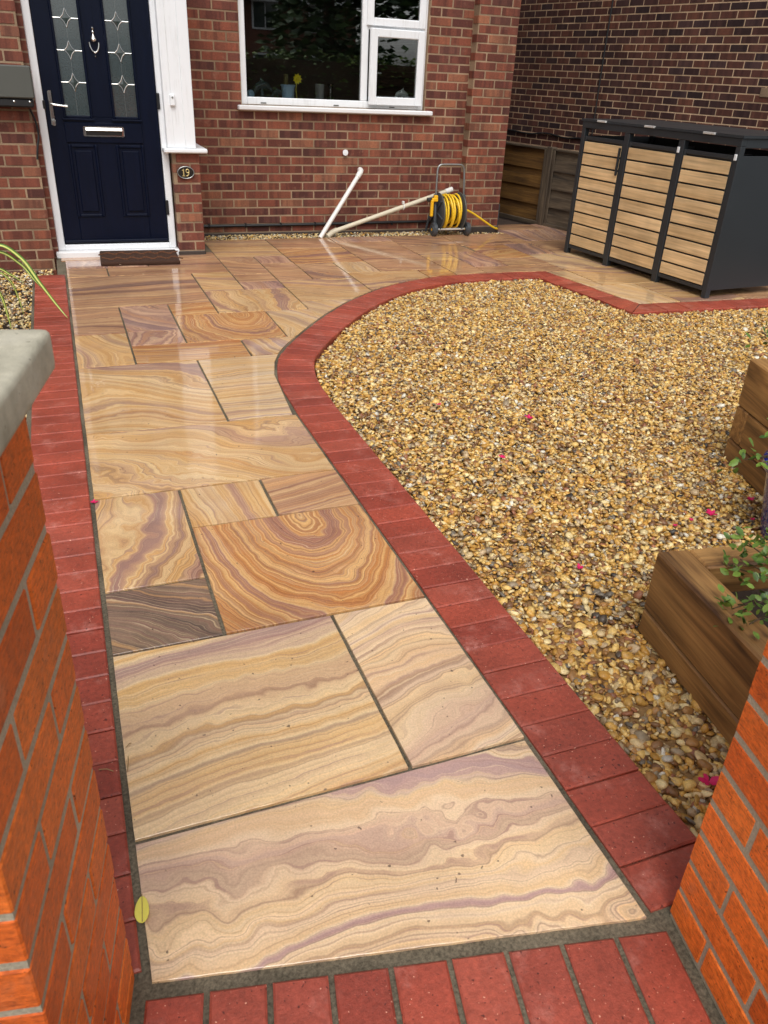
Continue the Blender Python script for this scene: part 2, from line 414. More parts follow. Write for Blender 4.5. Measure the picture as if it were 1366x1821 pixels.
M['chrome'] = plain('polished_metal', srgb(214, 214, 210), .12, 1.0, .04, 10)
M['steel'] = plain('grey_steel_tube', srgb(150, 152, 150), .35, .8, .08, 20)
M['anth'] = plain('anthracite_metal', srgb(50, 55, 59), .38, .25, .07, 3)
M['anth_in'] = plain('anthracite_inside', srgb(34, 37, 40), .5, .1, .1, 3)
M['yellow'] = plain('yellow_plastic', srgb(232, 176, 26), .4, 0, .08, 20)
M['hose'] = plain('yellow_hose', srgb(238, 196, 44), .38, 0, .12, 40)
M['dgrey'] = plain('dark_grey_plastic', srgb(62, 66, 70), .42, 0, .12, 25)
M['greybox'] = plain('grey_box_plastic', srgb(80, 81, 75), .5, 0, .05, 8)
M['darkroom'] = plain('dim_room_wall', srgb(96, 92, 86), .9)
M['soil'] = plain('damp_soil', srgb(58, 44, 34), .9, 0, .45, 30, .8)
M['concrete'] = None
M['potblue'] = plain('blue_glaze', srgb(30, 38, 120), .12, 0, .25, 12, Coat_Weight=.8)
M['ltblue'] = plain('light_blue_plastic', srgb(168, 204, 232), .4)
M['gold'] = plain('brass_lettering', srgb(206, 186, 128), .4, .6)
M['plaque'] = plain('black_plaque', srgb(26, 24, 22), .35)
M['petal'] = plain('pink_petal', srgb(214, 24, 96), .5, 0, .2, 60)
M['petalw'] = plain('pale_petal', srgb(236, 222, 196), .5, 0, .1, 60)
M['leafy'] = plain('yellow_leaf', srgb(226, 214, 92), .45, 0, .12, 60)
M['twig'] = plain('dry_twig', srgb(150, 124, 84), .8)
M['asphalt'] = plain('asphalt', srgb(66, 66, 66), .8, 0, .3, 60, .5)
M['pavement'] = plain('concrete_pavement', srgb(128, 124, 116), .8, 0, .15, 8, .4)
M['vanwhite'] = plain('white_van_paint', srgb(226, 230, 232), .2, 0, .02, 3, Coat_Weight=.6)
M['rubber'] = plain('tyre_rubber', srgb(26, 26, 26), .8)
M['tile'] = plain('grey_roof_tile', srgb(74, 66, 64), .8, 0, .3, 6, .4)
M['ornament'] = plain('white_ornament', srgb(224, 232, 230), .2)
M['ornament_d'] = plain('dark_ornament', srgb(64, 84, 86), .1, 0, .5, 40)
M['daff'] = plain('yellow_petal', srgb(244, 226, 20), .5)
M['beaker'] = plain('cloudy_glass', srgb(150, 156, 156), .15, 0, .1, 40)
M['bar'] = plain('light_steel', srgb(206, 206, 202), .3, .3)
M['sponge'] = plain('sponge_green', srgb(110, 108, 66), .9)

def wood_mat(name, c1, c2, c3, scale=1.0, rough=.6, bump=.35, coat=0.0, knots=.75):
    t = NT(name)
    rnd = t.n('ObjectInfo').outputs['Random']
    off = t.n('CombineXYZ', None, {0: t.math('MULTIPLY', rnd, 31.0), 1: t.math('MULTIPLY', rnd, 17.0), 2: t.math('MULTIPLY', rnd, 23.0)}).outputs[0]
    p = t.vmath('ADD', t.coord(), off)
    st = t.mapping(p, scale=(1.1 * scale, 14 * scale, 14 * scale))
    g = t.noise(st, 1.6, 4.0, .6, dist=.7)
    fi = t.noise(t.mapping(p, scale=(3 * scale, 90 * scale, 90 * scale)), 1.5, 3.0, .6)
    c = t.ramp(g, [(.3, c1), (.48, c2), (.66, c3)])
    c = t.mix(1.0, c, t.ramp(fi, [(.3, .74), (.7, 1.16)]), 'MULTIPLY')
    kn = t.noise(t.mapping(p, scale=(3, 9, 9)), 1.0, 1.0)
    c = t.mix(t.ramp(kn, [(.72, 0.0), (.80, knots)]), c, [x * .35 for x in c1[:3]] + [1])
    c = t.mix(1.0, c, t.ramp(t.noise(p, 3.0, 3.0), [(.3, .75), (.7, 1.15)]), 'MULTIPLY')
    return t.done(Base_Color=c, Roughness=rough, Specular_IOR_Level=.4, Coat_Weight=coat, Coat_Roughness=.3, Normal=t.bump(t.math('ADD', g, fi), bump, .003))
M['sleeper'] = wood_mat('treated_sleeper', srgb(84, 54, 28), srgb(138, 98, 54), srgb(174, 130, 76), 1.0, .55, .4, .15)
M['fence'] = wood_mat('brown_fence_board', srgb(70, 48, 22), srgb(100, 70, 32), srgb(122, 88, 42), 1.0, .75)
M['fence_g'] = wood_mat('grey_fence_board', srgb(56, 48, 40), srgb(82, 70, 56), srgb(104, 90, 72), 1.0, .8)
M['oak'] = wood_mat('light_oak_slat', srgb(208, 174, 126), srgb(220, 188, 140), srgb(226, 196, 150), .5, .45, .06, 0.0, 0.0)
M['bark'] = wood_mat('bark', srgb(56, 42, 30), srgb(84, 66, 48), srgb(100, 80, 60), .5, .9, .8)

def door_mat():
    t = NT('navy_door_grain')
    p = t.coord()
    g = t.noise(t.mapping(p, scale=(26, 26, 2.2)), 1.4, 3.0, .6, dist=1.2)
    gh = t.noise(t.mapping(p, scale=(2.2, 26, 30)), 1.4, 3.0, .6, dist=1.2)
    c = t.mix(g, srgb(3, 9, 24), srgb(9, 18, 40))
    return t.done(Base_Color=c, Roughness=.34, Specular_IOR_Level=.18, Normal=t.bump(t.math('ADD', g, t.math('MULTIPLY', gh, .3)), .25, .003))
M['door'] = door_mat()

def coping_mat():
    t = NT('concrete_coping'); p = t.pos()
    n = t.noise(p, 40.0, 6.0, .7); b = t.noise(p, 7.0, 4.0, .6)
    c = t.ramp(b, [(.3, srgb(146, 142, 124)), (.5, srgb(184, 178, 158)), (.7, srgb(204, 198, 180))])
    c = t.mix(1.0, c, t.ramp(n, [(.3, .82), (.7, 1.12)]), 'MULTIPLY')
    c = t.mix(t.ramp(t.noise(p, 160.0, 1.0), [(.74, 0.0), (.79, .7)]), c, srgb(92, 88, 74))
    return t.done(Base_Color=c, Roughness=.8, Normal=t.bump(t.noise(p, 150.0, 5.0, .7), .5, .003))
M['concrete'] = coping_mat()

def glass_mat(name, tint=(1, 1, 1, 1), rough=0.0, refl=1.0, bump=0.0):
    t = NT(name)
    fr = t.n('Fresnel', None, {'IOR': 1.62}).outputs[0]
    gl = t.n('BsdfGlossy', None, {'Color': (.95, .97, .97, 1), 'Roughness': rough})
    if bump: t.set(gl.inputs['Normal'], t.bump(t.noise(t.pos(), 55.0, 2.0), bump, .003))
    tr = t.n('BsdfTransparent', None, {'Color': tint})
    mx = t.n('MixShader', None, {0: t.math('MINIMUM', t.math('MULTIPLY', fr, refl), 1.0), 1: tr.outputs[0], 2: gl.outputs[0]})
    t.t.links.new(mx.outputs[0], t.out.inputs[0]); return t.m
M['glass'] = glass_mat('window_glass', (.93, .95, .94, 1), 0.0, 2.3)
M['clear'] = glass_mat('clear_glass', (.8, .84, .84, 1), .02, 1.5)
def frosted():
    t = NT('textured_door_glass'); p = t.pos()
    n = t.noise(p, 120.0, 2.0); d = t.ramp(t.noise(p, 210.0, 3.0), [(.5, 0.0), (.62, 1.0)])
    c = t.mix(d, srgb(62, 74, 76), srgb(38, 46, 46))
    return t.done(Base_Color=c, Roughness=.16, Specular_IOR_Level=.7, Normal=t.bump(n, .12, .002), Coat_Weight=.9, Coat_Roughness=.05, Coat_IOR=1.6)
M['frost'] = frosted()
M['bevelglass'] = plain('bevelled_dark_glass', srgb(54, 64, 62), .06, 0, .1, 30, Coat_Weight=1.0)

def leaf_mat(name, c1, c2, rough=.4):
    t = NT(name); p = t.pos()
    a = t.n('Attribute', {'attribute_name': 'rnd'}).outputs['Fac']
    c = t.mix(a, c1, c2)
    c = t.mix(1.0, c, t.ramp(t.noise(p, 80.0, 2.0), [(.3, .8), (.7, 1.15)]), 'MULTIPLY')
    return t.done(Base_Color=c, Roughness=rough, Specular_IOR_Level=.45, Transmission_Weight=0.0, Subsurface_Weight=0.0)
M['leaf'] = leaf_mat('shrub_leaf', srgb(52, 84, 26), srgb(120, 146, 56))
M['hedge'] = leaf_mat('hedge_leaf', srgb(70, 100, 38), srgb(128, 150, 66), .6)
M['conifer'] = leaf_mat('conifer_leaf', srgb(44, 68, 40), srgb(84, 110, 58), .7)
def strap_mat():
    t = NT('strap_leaf'); a = t.n('Attribute', {'attribute_name': 'rnd'}).outputs['Fac']
    c = t.ramp(a, [(0, srgb(70, 104, 30)), (.30, srgb(86, 122, 34)), (.42, srgb(206, 210, 112)), (.7, srgb(214, 214, 120)), (.85, srgb(110, 140, 44)), (1, srgb(70, 104, 30))])
    return t.done(Base_Color=c, Roughness=.4)
M['strap'] = strap_mat()
def mat_mat():
    t = NT('coir_mat'); p = t.pos()
    n = t.noise(p, 260.0, 3.0, .7)
    c = t.mix(n, srgb(34, 19, 12), srgb(84, 52, 32))
    return t.done(Base_Color=c, Roughness=.95, Normal=t.bump(n, 1.0, .006))
M['coir'] = mat_mat()
M['coir_l'] = plain('coir_tufts', srgb(98, 60, 36), .95, 0, .4, 200, .8)

# ================================================================== THE GROUND
GA = R(11.7)                                   # the street boundary is turned by this angle from the path
GN = Vector((math.sin(GA), math.cos(GA), 0)); GT = Vector((GN.y, -GN.x, 0))
GL = Vector((-0.022, -0.274, 0)); GR = Vector((0.9475, -0.4865, 0))

def sheet(name, poly, z, mat, parent=None):
    me = bpy.data.meshes.new(name); me.from_pydata([(x, y, z) for x, y in poly], [], [tuple(range(len(poly)))])
    me.materials.append(mat); o = bpy.data.objects.new(name, me); link(o, parent); return o

tag(sheet('ground', [(-150, -150), (150, -150), (150, 150), (-150, 150)], -.17, M['soil']), kind='structure')
def gtn(t, n, base=GL): return (base + GT * t + GN * n)[:2]
tag(MB().box(-40, 40, -3.6, -.40, -.16, -.03, M=Matrix.Translation(GL) @ Matrix.Rotation(-GA, 4, 'Z')).build('pavement', M['pavement']), kind='structure')
tag(MB().box(-60, 60, -11.0, -3.74, -.16, -.135, M=Matrix.Translation(GL) @ Matrix.Rotation(-GA, 4, 'Z')).build('road', M['asphalt']), kind='structure')

# ---- path and patio: a mortar bed that carries slabs and pavers
INNER = [(.905, -.70), (.91, 0.0), (.912, 1.2), (.912, 2.1), (.922, 2.4), (.945, 2.62), (1.03, 2.93), (1.188, 3.204), (1.42, 3.54), (1.676, 3.862), (1.92, 4.11), (2.175, 4.325), (2.4, 4.455), (2.64, 4.553), (2.87, 4.602), (3.11, 4.62), (3.4, 4.618), (3.733, 4.604)]
INNER_S = [Vector((x, y, 0)) for x, y in INNER[:4]] + spline([(x, y, 0) for x, y in INNER[4:]], 6)
CX = np.array([p.x for p in INNER_S]); CY = np.array([p.y for p in INNER_S])
def curve_y(x):
    if x < .913: return -9.0
    if x > 3.733: return -9.0
    return float(np.interp(x, CX[3:], CY[3:]))
bed = [(-.24, -.9), (.97, -1.1), (1.06, -.53)] + [(p.x + .16 if p.y < 2.5 else p.x + .10, p.y - (.0 if p.y < 2.5 else .1)) for p in INNER_S[1:]]
bed += [(3.66, 3.42), (5.8, 3.32), (5.8, 6.78), (4.3, 6.78), (4.3, 6.262), (1.1, 6.262), (1.1, 5.73), (-.06, 5.73), (-.06, 5.05), (-.225, 5.05)]
def prism(poly, z0, z1, ch=0.0):
    n = len(poly); v = []; f = []
    if ch > 0:
        inn = inset(poly, ch)
        v = [(x, y, z0) for x, y in poly] + [(x, y, z1 - ch * .8) for x, y in poly] + [(x, y, z1) for x, y in inn]
        for k in (0, 1):
            for i in range(n): j = (i + 1) % n; f.append((k * n + i, k * n + j, (k + 1) * n + j, (k + 1) * n + i))
        f.append(tuple(range(2 * n, 3 * n)))
    else:
        v = [(x, y, z0) for x, y in poly] + [(x, y, z1) for x, y in poly]
        for i in range(n): j = (i + 1) % n; f.append((i, j, n + j, n + i))
        f.append(tuple(range(n, 2 * n)))
    return v, f
def inset(poly, d):
    n = len(poly); P = [Vector((x, y)) for x, y in poly]; out = []
    for i in range(n):
        a, b, c = P[i - 1], P[i], P[(i + 1) % n]
        e1 = (b - a).normalized(); e2 = (c - b).normalized()
        n1 = Vector((-e1.y, e1.x)); n2 = Vector((-e2.y, e2.x))
        mt = (n1 + n2); L = mt.length
        if L < 1e-6: mt = n1; k = 1
        else: mt /= L; k = min(1 / max(mt.dot(n1), .35), 2.5)
        out.append(tuple(b + mt * d * k))
    return out
def area(poly): return .5 * sum(poly[i - 1][0] * poly[i][1] - poly[i][0] * poly[i - 1][1] for i in range(len(poly)))
v, f = prism(bed, -.16, -.007)
path = MB().add(v, f).build('path', M['joint']); tag(path, kind='structure')

SLABS = []        # (polygon CCW, material)
def rect(x0, x1, y0, y1): return [(x0, y0), (x1, y0), (x1, y1), (x0, y1)]
def half(poly, a, b):
    """keep what lies left of the line a->b"""
    out = []; s = lambda p: (b[0] - a[0]) * (p[1] - a[1]) - (b[1] - a[1]) * (p[0] - a[0])
    for i in range(len(poly)):
        p, q = poly[i - 1], poly[i]; sp, sq = s(p), s(q)
        if sp * sq < 0: t = sp / (sp - sq); out.append((p[0] + (q[0] - p[0]) * t, p[1] + (q[1] - p[1]) * t))
        if sq >= 0: out.append(q)
    return out
def slab(x0, x1, y0, y1, mat):
    J = .0055
    if x1 > 3.65 and x0 >= 3.6 and y0 < 4.5:
        poly = half(rect(x0, x1, y0, y1), (3.858, 3.52), (3.733, 4.604))
        poly = half(poly, (5.8, 3.43), (3.858, 3.52))[:]
        poly = half(rect(x0, x1, y0, y1), (3.733 + .006, 4.604), (3.858 + .006, 3.52))
        poly = half(poly, (3.858, 3.526), (5.8, 3.436))
        if len(poly) < 3: return
    elif x1 > .95 and curve_y(min(x1, 3.73)) > y0 - .001:
        lo = []; xs = np.linspace(x0, x1, 15)
        for x in xs:
            y = max(y0, curve_y(float(x)) + .006)
            if y >= y1 - .004:
                break
            lo.append((float(x), y))
        if len(lo) < 2: return
        xe = lo[-1][0]
        if xe < x1 - 1e-6:
            xr = float(np.interp(y1, CY[3:], CX[3:])); poly = lo + [(min(xr, x1), y1), (x0, y1)]
        else: poly = lo + [(x1, y1), (x0, y1)]
    else: poly = rect(x0, x1, y0, y1)
    p = inset(poly, J)
    if area(p) < .006: return
    SLABS.append((p, mat))

S = slab_mat
GEN = [S('sandstone_straw', 8, None, 'gold', 1.0, .8), S('sandstone_plum', 96, None, 'purple', .9, .9), S('sandstone_honey', -14, None, 'amber', 1.0, .9),
       S('sandstone_brown', 4, None, 'brown', 1.1, .6), S('sandstone_sand', 70, None, 'cream', 1.0, .9), S('sandstone_tan', 30, None, 'brown', .9, 1.2)]
# the walk up from the gate, slab by slab
SLABS.append((inset([(0.0, -.300), (.905, -.487), (.91, 0.0), (0.0, 0.0)], .0055), S('sandstone_front', 8, 21.4, 'pale', 1.0, .62, None, 1.0, 1.25)))
slab(0, .612, 0, .61, S('sandstone_second', -9, 5.2, 'cream', .85, .42, None, .8, .7))
slab(.612, .915, 0, .61, S('sandstone_second_narrow', -20, 2.4, 'pale', .8, .75, None, .8, 1.0))
slab(0, .303, .61, .91, S('sandstone_dark', 32, 7.7, 'dark', 1.1, .8, None, .9, 1.2))
slab(0, .303, .91, 1.515, S('sandstone_upright', 97, 4.6, 'gold', 1.1, .75, None, .95, 1.2))
slab(.303, .915, .61, 1.22, S('sandstone_bullseye', 0, 1.3, 'amber', 1.15, .22, (.07, .285, 1.55, .80), .9, .8))
slab(.303, .607, 1.22, 1.515, S('sandstone_small', 86, 6.1, 'gold', 1.2, .4, None, .85, .6))
slab(.607, .915, 1.22, 1.515, S('sandstone_small_brown', -10, 8.4, 'brown', 1.0, .3, None, .7, .4))
slab(0, .915, 1.515, 2.108, S('sandstone_ripple', 14, 9.9, 'gold', .95, 1.15, None, .85, 1.3))
slab(0, .603, 2.108, 2.98, S('sandstone_swirl', 16, 11.2, 'gold', .7, 1.1, None, .7, .8))
slab(.603, 1.3, 2.108, 2.98, S('sandstone_streak', -3, 12.6, 'cream', 1.1, .32, None, 1.0, .4))
slab(0, .29, 2.98, 3.55, S('sandstone_fan', 70, 13.3, 'gold', 1.0, .9, None, .8, .7))
slab(.29, .90, 2.98, 3.29, S('sandstone_strip', 3, 14.1, 'amber', .8, .3, None, .6, .5))
slab(.90, 1.6, 2.98, 3.28, S('sandstone_strip_end', 75, 15.8, 'gold', 1.0, .8, None, .8, 1.0))
slab(.29, .595, 3.29, 3.56, GEN[1])
slab(.29, .595, 3.56, 4.14, S('sandstone_plum_arc', 40, 16.3, 'purple', .9, 1.0, None, .9, 1.0))
slab(.595, 1.18, 3.28, 3.855, S('sandstone_bowl', 0, 17.7, 'amber', 1.2, .3, (.12, .22, 1.7, .9), .95, 1.0))
slab(0, .29, 3.55, 4.14, GEN[3])
slab(.595, .88, 3.855, 4.14, GEN[2])
slab(0, .88, 4.14, 5.0, S('sandstone_door', -7, 18.2, 'brown', .8, .35, None, .8, .5))
slab(1.18, 1.7, 3.28, 3.855, GEN[4])
slab(.88, 1.47, 3.855, 4.43, S('sandstone_wave', 88, 19.5, 'gold', 1.1, .7, None, .9, 1.6))
REST = [(0, .29, 5.0, 5.28, 3), (.29, 1.17, 5.0, 5.28, 3), (0, .60, 5.28, 5.56, 1), (.60, 1.17, 5.28, 5.56, 3), (-.03, 1.17, 5.56, 5.735, 3),
 (.88, 1.17, 4.43, 5.0, 0), (1.17, 1.47, 4.43, 4.66, 1), (1.17, 1.47, 4.66, 4.90, 3), (1.17, 1.47, 4.90, 5.53, 5), (1.17, 1.74, 5.53, 6.26, 0), (1.47, 1.74, 5.25, 5.53, 1),
 (1.47, 1.74, 4.66, 5.25, 3), (1.47, 2.06, 4.05, 4.66, 0), (1.47, 1.95, 3.45, 4.05, 4), (1.74, 2.06, 4.66, 5.2, 5), (1.74, 2.345, 5.2, 5.8, 2), (1.74, 2.345, 5.8, 6.26, 3),
 (2.06, 2.66, 4.2, 4.82, 0), (2.06, 2.345, 4.82, 5.2, 4), (2.345, 2.92, 4.82, 5.42, 3), (2.345, 2.92, 5.42, 6.02, 5), (2.345, 2.92, 6.02, 6.26, 1), (2.66, 2.92, 4.4, 4.82, 2),
 (2.92, 3.2, 4.5, 5.15, 3), (2.92, 3.2, 5.15, 5.45, 0), (2.92, 3.5, 5.45, 5.78, 3), (2.92, 3.5, 5.78, 6.26, 5), (3.2, 3.52, 4.85, 5.45, 1), (3.2, 3.94, 4.58, 4.85, 3),
 (3.52, 3.94, 4.85, 5.15, 5), (3.52, 3.94, 5.15, 5.74, 2), (3.5, 4.1, 5.74, 6.26, 3), (3.94, 4.53, 4.68, 5.27, 4), (3.94, 4.24, 5.27, 5.74, 1), (4.1, 4.26, 5.74, 6.26, 3), (4.26, 4.83, 5.27, 5.86, 5),
 (4.26, 4.83, 5.86, 6.46, 1), (4.30, 4.83, 6.46, 6.76, 3), (4.83, 5.5, 5.27, 5.9, 3), (4.83, 5.5, 5.9, 6.76, 1), (4.53, 5.5, 4.68, 5.27, 3), (3.65, 3.94, 4.08, 4.58, 4),
 (3.94, 4.53, 4.08, 4.68, 0), (4.53, 5.5, 4.08, 4.68, 3), (3.65, 4.24, 3.4, 4.08, 4), (4.24, 4.83, 3.4, 4.08, 0), (4.83, 5.7, 3.4, 4.08, 3)]
for (a, b, c, d, k) in REST: slab(a, b, c, d, GEN[k])
def ragged(poly, step=.035, amp=.0009):
    out = []
    for i in range(len(poly)):
        a, b = Vector(poly[i]), Vector(poly[(i + 1) % len(poly)]); L = (b - a).length; k = max(1, int(L / step)); nn = Vector((-(b - a).y, (b - a).x)) / max(L, 1e-6)
        for q in range(k): out.append(tuple(a.lerp(b, q / k) + nn * (random.uniform(-amp, amp * .4) if q else 0)))
    return out
for poly, mt in SLABS:
    poly = ragged(poly)
    cx = (min(p[0] for p in poly) + max(p[0] for p in poly)) / 2; cy = (min(p[1] for p in poly) + max(p[1] for p in poly)) / 2
    v, f = prism([(x - cx, y - cy) for x, y in poly], -.03, 0.0, .0011)
    o = MB().add(v, f).build('paving_slab', mt, path)
    o.location = (cx, cy, random.uniform(-.0015, .0015)); o.rotation_euler = (random.uniform(-.0015, .0015), random.uniform(-.0015, .0015), 0)

# ---- red block pavers
_pm = {}
def paver_quad(a, b, c, d, z=.001):
    """a,b,c,d ground points CCW, a-b along the paving side"""
    q = inset([tuple(p[:2]) for p in (a, b, c, d)], .0013)
    if area(q) < 0: q = inset([tuple(p[:2]) for p in (d, c, b, a)], .0013)
    cx = sum(p[0] for p in q) / 4; cy = sum(p[1] for p in q) / 4
    v, f = prism([(x - cx, y - cy) for x, y in q], -.055, 0.0, .0042)
    o = MB().add(v, f).build('block_paver', M['paver'], path)
    o.location = (cx, cy, z + random.uniform(-.0018, .0018)); o.rotation_euler = (random.uniform(-.006, .006), random.uniform(-.006, .006), 0)
    return o
# left edge
y = -.27
while y < 5.0:
    j = random.uniform(-.0015, .0015)
    paver_quad((-.212, y), (-.0085, y), (-.0085, y + .1005), (-.212, y + .1005), .001)
    y += .1012
# right edge, following the bend
acc = [0.0]
for i in range(1, len(INNER_S)): acc.append(acc[-1] + (INNER_S[i] - INNER_S[i - 1]).length)
def on_inner(s):
    s = min(max(s, 0), acc[-1]); i = min(int(np.searchsorted(acc, s, 'right')) - 1, len(acc) - 2)
    t = (s - acc[i]) / (acc[i + 1] - acc[i]); return INNER_S[i].lerp(INNER_S[i + 1], t)
def nrm(s):
    d = (on_inner(min(s + .12, acc[-1])) - on_inner(max(s - .12, 0))).normalized(); return Vector((d.y, -d.x, 0))
s0 = .226; n = int((acc[-1] - s0) / .1015); st = (acc[-1] - s0) / n
for i in range(n):
    a, b = s0 + i * st, s0 + (i + 1) * st
    pa, pb = on_inner(a), on_inner(b); na, nb = nrm(a), nrm(b); g = .0085
    paver_quad(pa + na * g, pb + nb * g, pb + nb * (.2 + g), pa + na * (.2 + g))
# two straight runs at the bin store
def run(a, b, side, first=0.0):
    a = Vector(a); b = Vector(b); L = (b - a).length; d = (b - a) / L; nn = Vector((d.y, -d.x, 0)) * side; k = int(round(L / .1012)); stp = L / k
    for i in range(k):
        p, q = a + d * (i * stp), a + d * ((i + 1) * stp)
        paver_quad(p + nn * .008, q + nn * .008, q + nn * .208, p + nn * .208)
run((3.738, 4.585, 0), (3.846, 3.664, 0), 1)
cA = Vector((3.733, 4.604, 0)); 
paver_quad((3.733, 4.596), (3.735, 4.58), (3.532, 4.40), (3.528, 4.404))
run((3.864, 3.512, 0), (5.75, 3.425, 0), 1)
paver_quad((3.864, 3.504), (3.8645, 3.503), (3.855, 3.304), (3.657, 3.312))
for q0, q1 in ((0, .34), (.34, .67), (.67, 1.0)):
    e0, e1 = Vector((3.854, 3.664, 0)).lerp(Vector((3.862, 3.508, 0)), q0), Vector((3.854, 3.664, 0)).lerp(Vector((3.862, 3.508, 0)), q1)
    f0, f1 = Vector((3.640, 3.640, 0)).lerp(Vector((3.655, 3.312, 0)), q0), Vector((3.640, 3.640, 0)).lerp(Vector((3.655, 3.312, 0)), q1)
    paver_quad(e0, e1, f1, f0)
# soldier course across the gateway
for i in range(9):
    t0 = .022 + i * .1065; a = GL + GT * t0 - GN * .043; b = GL + GT * (t0 + .0985) - GN * .043
    o = paver_quad(a, b, b - GN * .2, a - GN * .2, 0.0)
    
# ================================================================== BRICKWORK
def project(p):
    d = Vector(p) - CAM_P; q = d.dot(_f)
    if q < .05: return None
    return (384 + FPX * d.dot(_r) / q, 512 - FPX * d.dot(_u) / q, q)

def lay_wall(o, u, nrm_, L, z0, h, nc, pitch, offs, holes=(), joint=.0125, depth=.06, z_of=None, half_off=.5):
    """running bond; returns [(centre, length, depth, height, u, normal)]"""
    out = []; o = Vector(o); u = Vector(u); nn = Vector(nrm_)
    for k in range(nc):
        za = z0 + k * h + joint / 2; zb = z0 + (k + 1) * h - joint / 2
        x = -offs - (half_off * pitch if k % 2 else 0)
        while x < L:
            a = max(x + joint / 2, 0.0 if x < 0 else x + joint / 2); b = min(x + pitch - joint / 2, L)
            segs = [(a, b)]
            for (h0, h1, v0, v1) in holes:
                if zb > v0 + .012 and za < v1 - .012:
                    ns = []
                    for (p, q) in segs:
                        if q <= h0 or p >= h1: ns.append((p, q)); continue
                        if p < h0 - .012: ns.append((p, h0 - .002))
                        if q > h1 + .012: ns.append((h1 + .002, q))
                    segs = ns
            for (p, q) in segs:
                if q - p > .02:
                    c = o + u * ((p + q) / 2) + Vector((0, 0, (za + zb) / 2)) - nn * (depth / 2)
                    out.append((c, q - p, depth, zb - za, u, nn))
            x += pitch
    return out

_bm = {}
def brick_mesh(l, d, h, mat):
    key = (round(l, 3), round(d, 3), round(h, 3), mat.name)
    if key not in _bm:
        v, f = cbox(key[0], key[1], key[2], .0022); me = bpy.data.meshes.new('brick')
        me.from_pydata(v, [], f); me.materials.append(mat); _bm[key] = me
    return _bm[key]
def place_bricks(recs, parent, mat, mat_a, limit=300, jit=.0015):
    sc = []
    for r in recs:
        c = r[0] + r[5] * (r[2] / 2); p = project(c)
        s = -1
        if p and -12 < p[0] < 780 and -12 < p[1] < 1036: s = (FPX / p[2]) ** 2 * r[1] * r[3]
        sc.append(s)
    order = sorted(range(len(recs)), key=lambda i: -sc[i])
    keep = set(i for i in order[:limit] if sc[i] > 0)
    rest = []
    inv = parent.matrix_world.inverted()
    for i, (c, l, d, h, u, nn) in enumerate(recs):
        c = c + nn * random.uniform(-jit, jit)
        rot = Matrix((u, u.cross(Vector((0, 0, 1))) * -1, Vector((0, 0, 1)))).transposed()
        rot = rot @ Matrix.Rotation(random.uniform(-.004, .004), 3, 'Y')
        mm = Matrix.Translation(c) @ rot.to_4x4()
        if i in keep:
            o = bpy.data.objects.new('brick', brick_mesh(l, d, h, mat)); link(o, parent); o.matrix_local = mm
        else: rest.append((mm, l, d, h))
    if rest:
        mb = MB(); rn = []
        for mm, l, d, h in rest:
            v, f = cbox(l, d, h, .0022); mb.add([mm @ Vector(p) for p in v], f); rn += [random.random()] * len(v)
        o = mb.build('brick_field', mat_a, parent); at = o.data.attributes.new('rnd', 'FLOAT', 'POINT'); at.data.foreach_set('value', rn)
        o['kind'] = 'stuff'

# ---- the house
YW, YP, YL = 6.56, 6.45, 5.60          # main wall, end pilaster, porch flank
house = empty('brick_house', (1.6, 7.5, 0), 0, 'red brick house with navy front door, white window and white porch trim', 'house')
house.location = (0, 0, 0)
wall = MB()
wall.box(1.0, 1.642, YW + .0028, 6.86, -.16, 2.26).box(3.392, 3.84, YW + .0028, 6.86, -.16, 2.26).box(1.642, 3.392, YW + .0028, 6.86, -.16, 1.084)
wall.box(3.835, 4.25, YP + .0028, 6.86, -.16, 2.26)
wall.box(-1.9, -.075, YL + .0028, 5.86, -.3, 2.26).box(.892, 1.0968, 5.6628, 6.56, -.16, .77)
wall_o = wall.build('wall', M['mortar'], house)
up = MB().box(1.0, 4.25, YW + .002, 6.86, 2.26, 5.3).box(-4.5, 1.0, 6.56, 6.86, 2.62, 5.3).box(-4.5, -1.9, 5.6, 6.86, -.3, 2.26).box(4.245, 4.25, 6.47, 12.5, -.16, 2.26).box(4.10, 4.248, 6.86, 12.5, -.16, 5.3).box(-4.5, 4.2, 12.4, 12.5, -.16, 5.3)
up.build('upper_wall', M['fbrick'], house)
rf = MB(); rf.add([(-4.8, 6.1, 5.15), (4.55, 6.1, 5.15), (4.55, 9.6, 7.6), (-4.8, 9.6, 7.6), (-4.8, 12.9, 5.15), (4.55, 12.9, 5.15), (-4.8, 6.1, 5.3), (4.55, 6.1, 5.3), (4.55, 9.6, 7.75), (-4.8, 9.6, 7.75), (-4.8, 12.9, 5.3), (4.55, 12.9, 5.3)],
   [(0, 3, 2, 1), (3, 4, 5, 2), (6, 7, 8, 9), (9, 8, 11, 10), (0, 1, 7, 6), (4, 10, 11, 5), (1, 2, 8, 7), (2, 5, 11, 8), (0, 6, 9, 3), (3, 9, 10, 4)])
rf.build('roof', M['tile'], house)
HH = .0737
recs = lay_wall((1.10, YW, 0), (1, 0, 0), (0, -1, 0), 2.735, .965 - 13 * HH, HH, 30, .2195, .118, holes=[(1.642 - 1.10, 3.392 - 1.10, 1.082, 2.5)])
recs += lay_wall((3.83, YP, 0), (1, 0, 0), (0, -1, 0), .422, 1.0 - 13 * HH, HH, 30, .2195, .1, depth=.107)
recs += lay_wall((-1.87, YL, 0), (1, 0, 0), (0, -1, 0), 1.80, .965 - 17 * HH, HH, 34, .2195, .08, depth=.1)
recs += lay_wall((.889, 5.66, 0), (1, 0, 0), (0, -1, 0), .211, .768 - 10 * .0735, .0735, 10, .2195, .085, depth=.1)
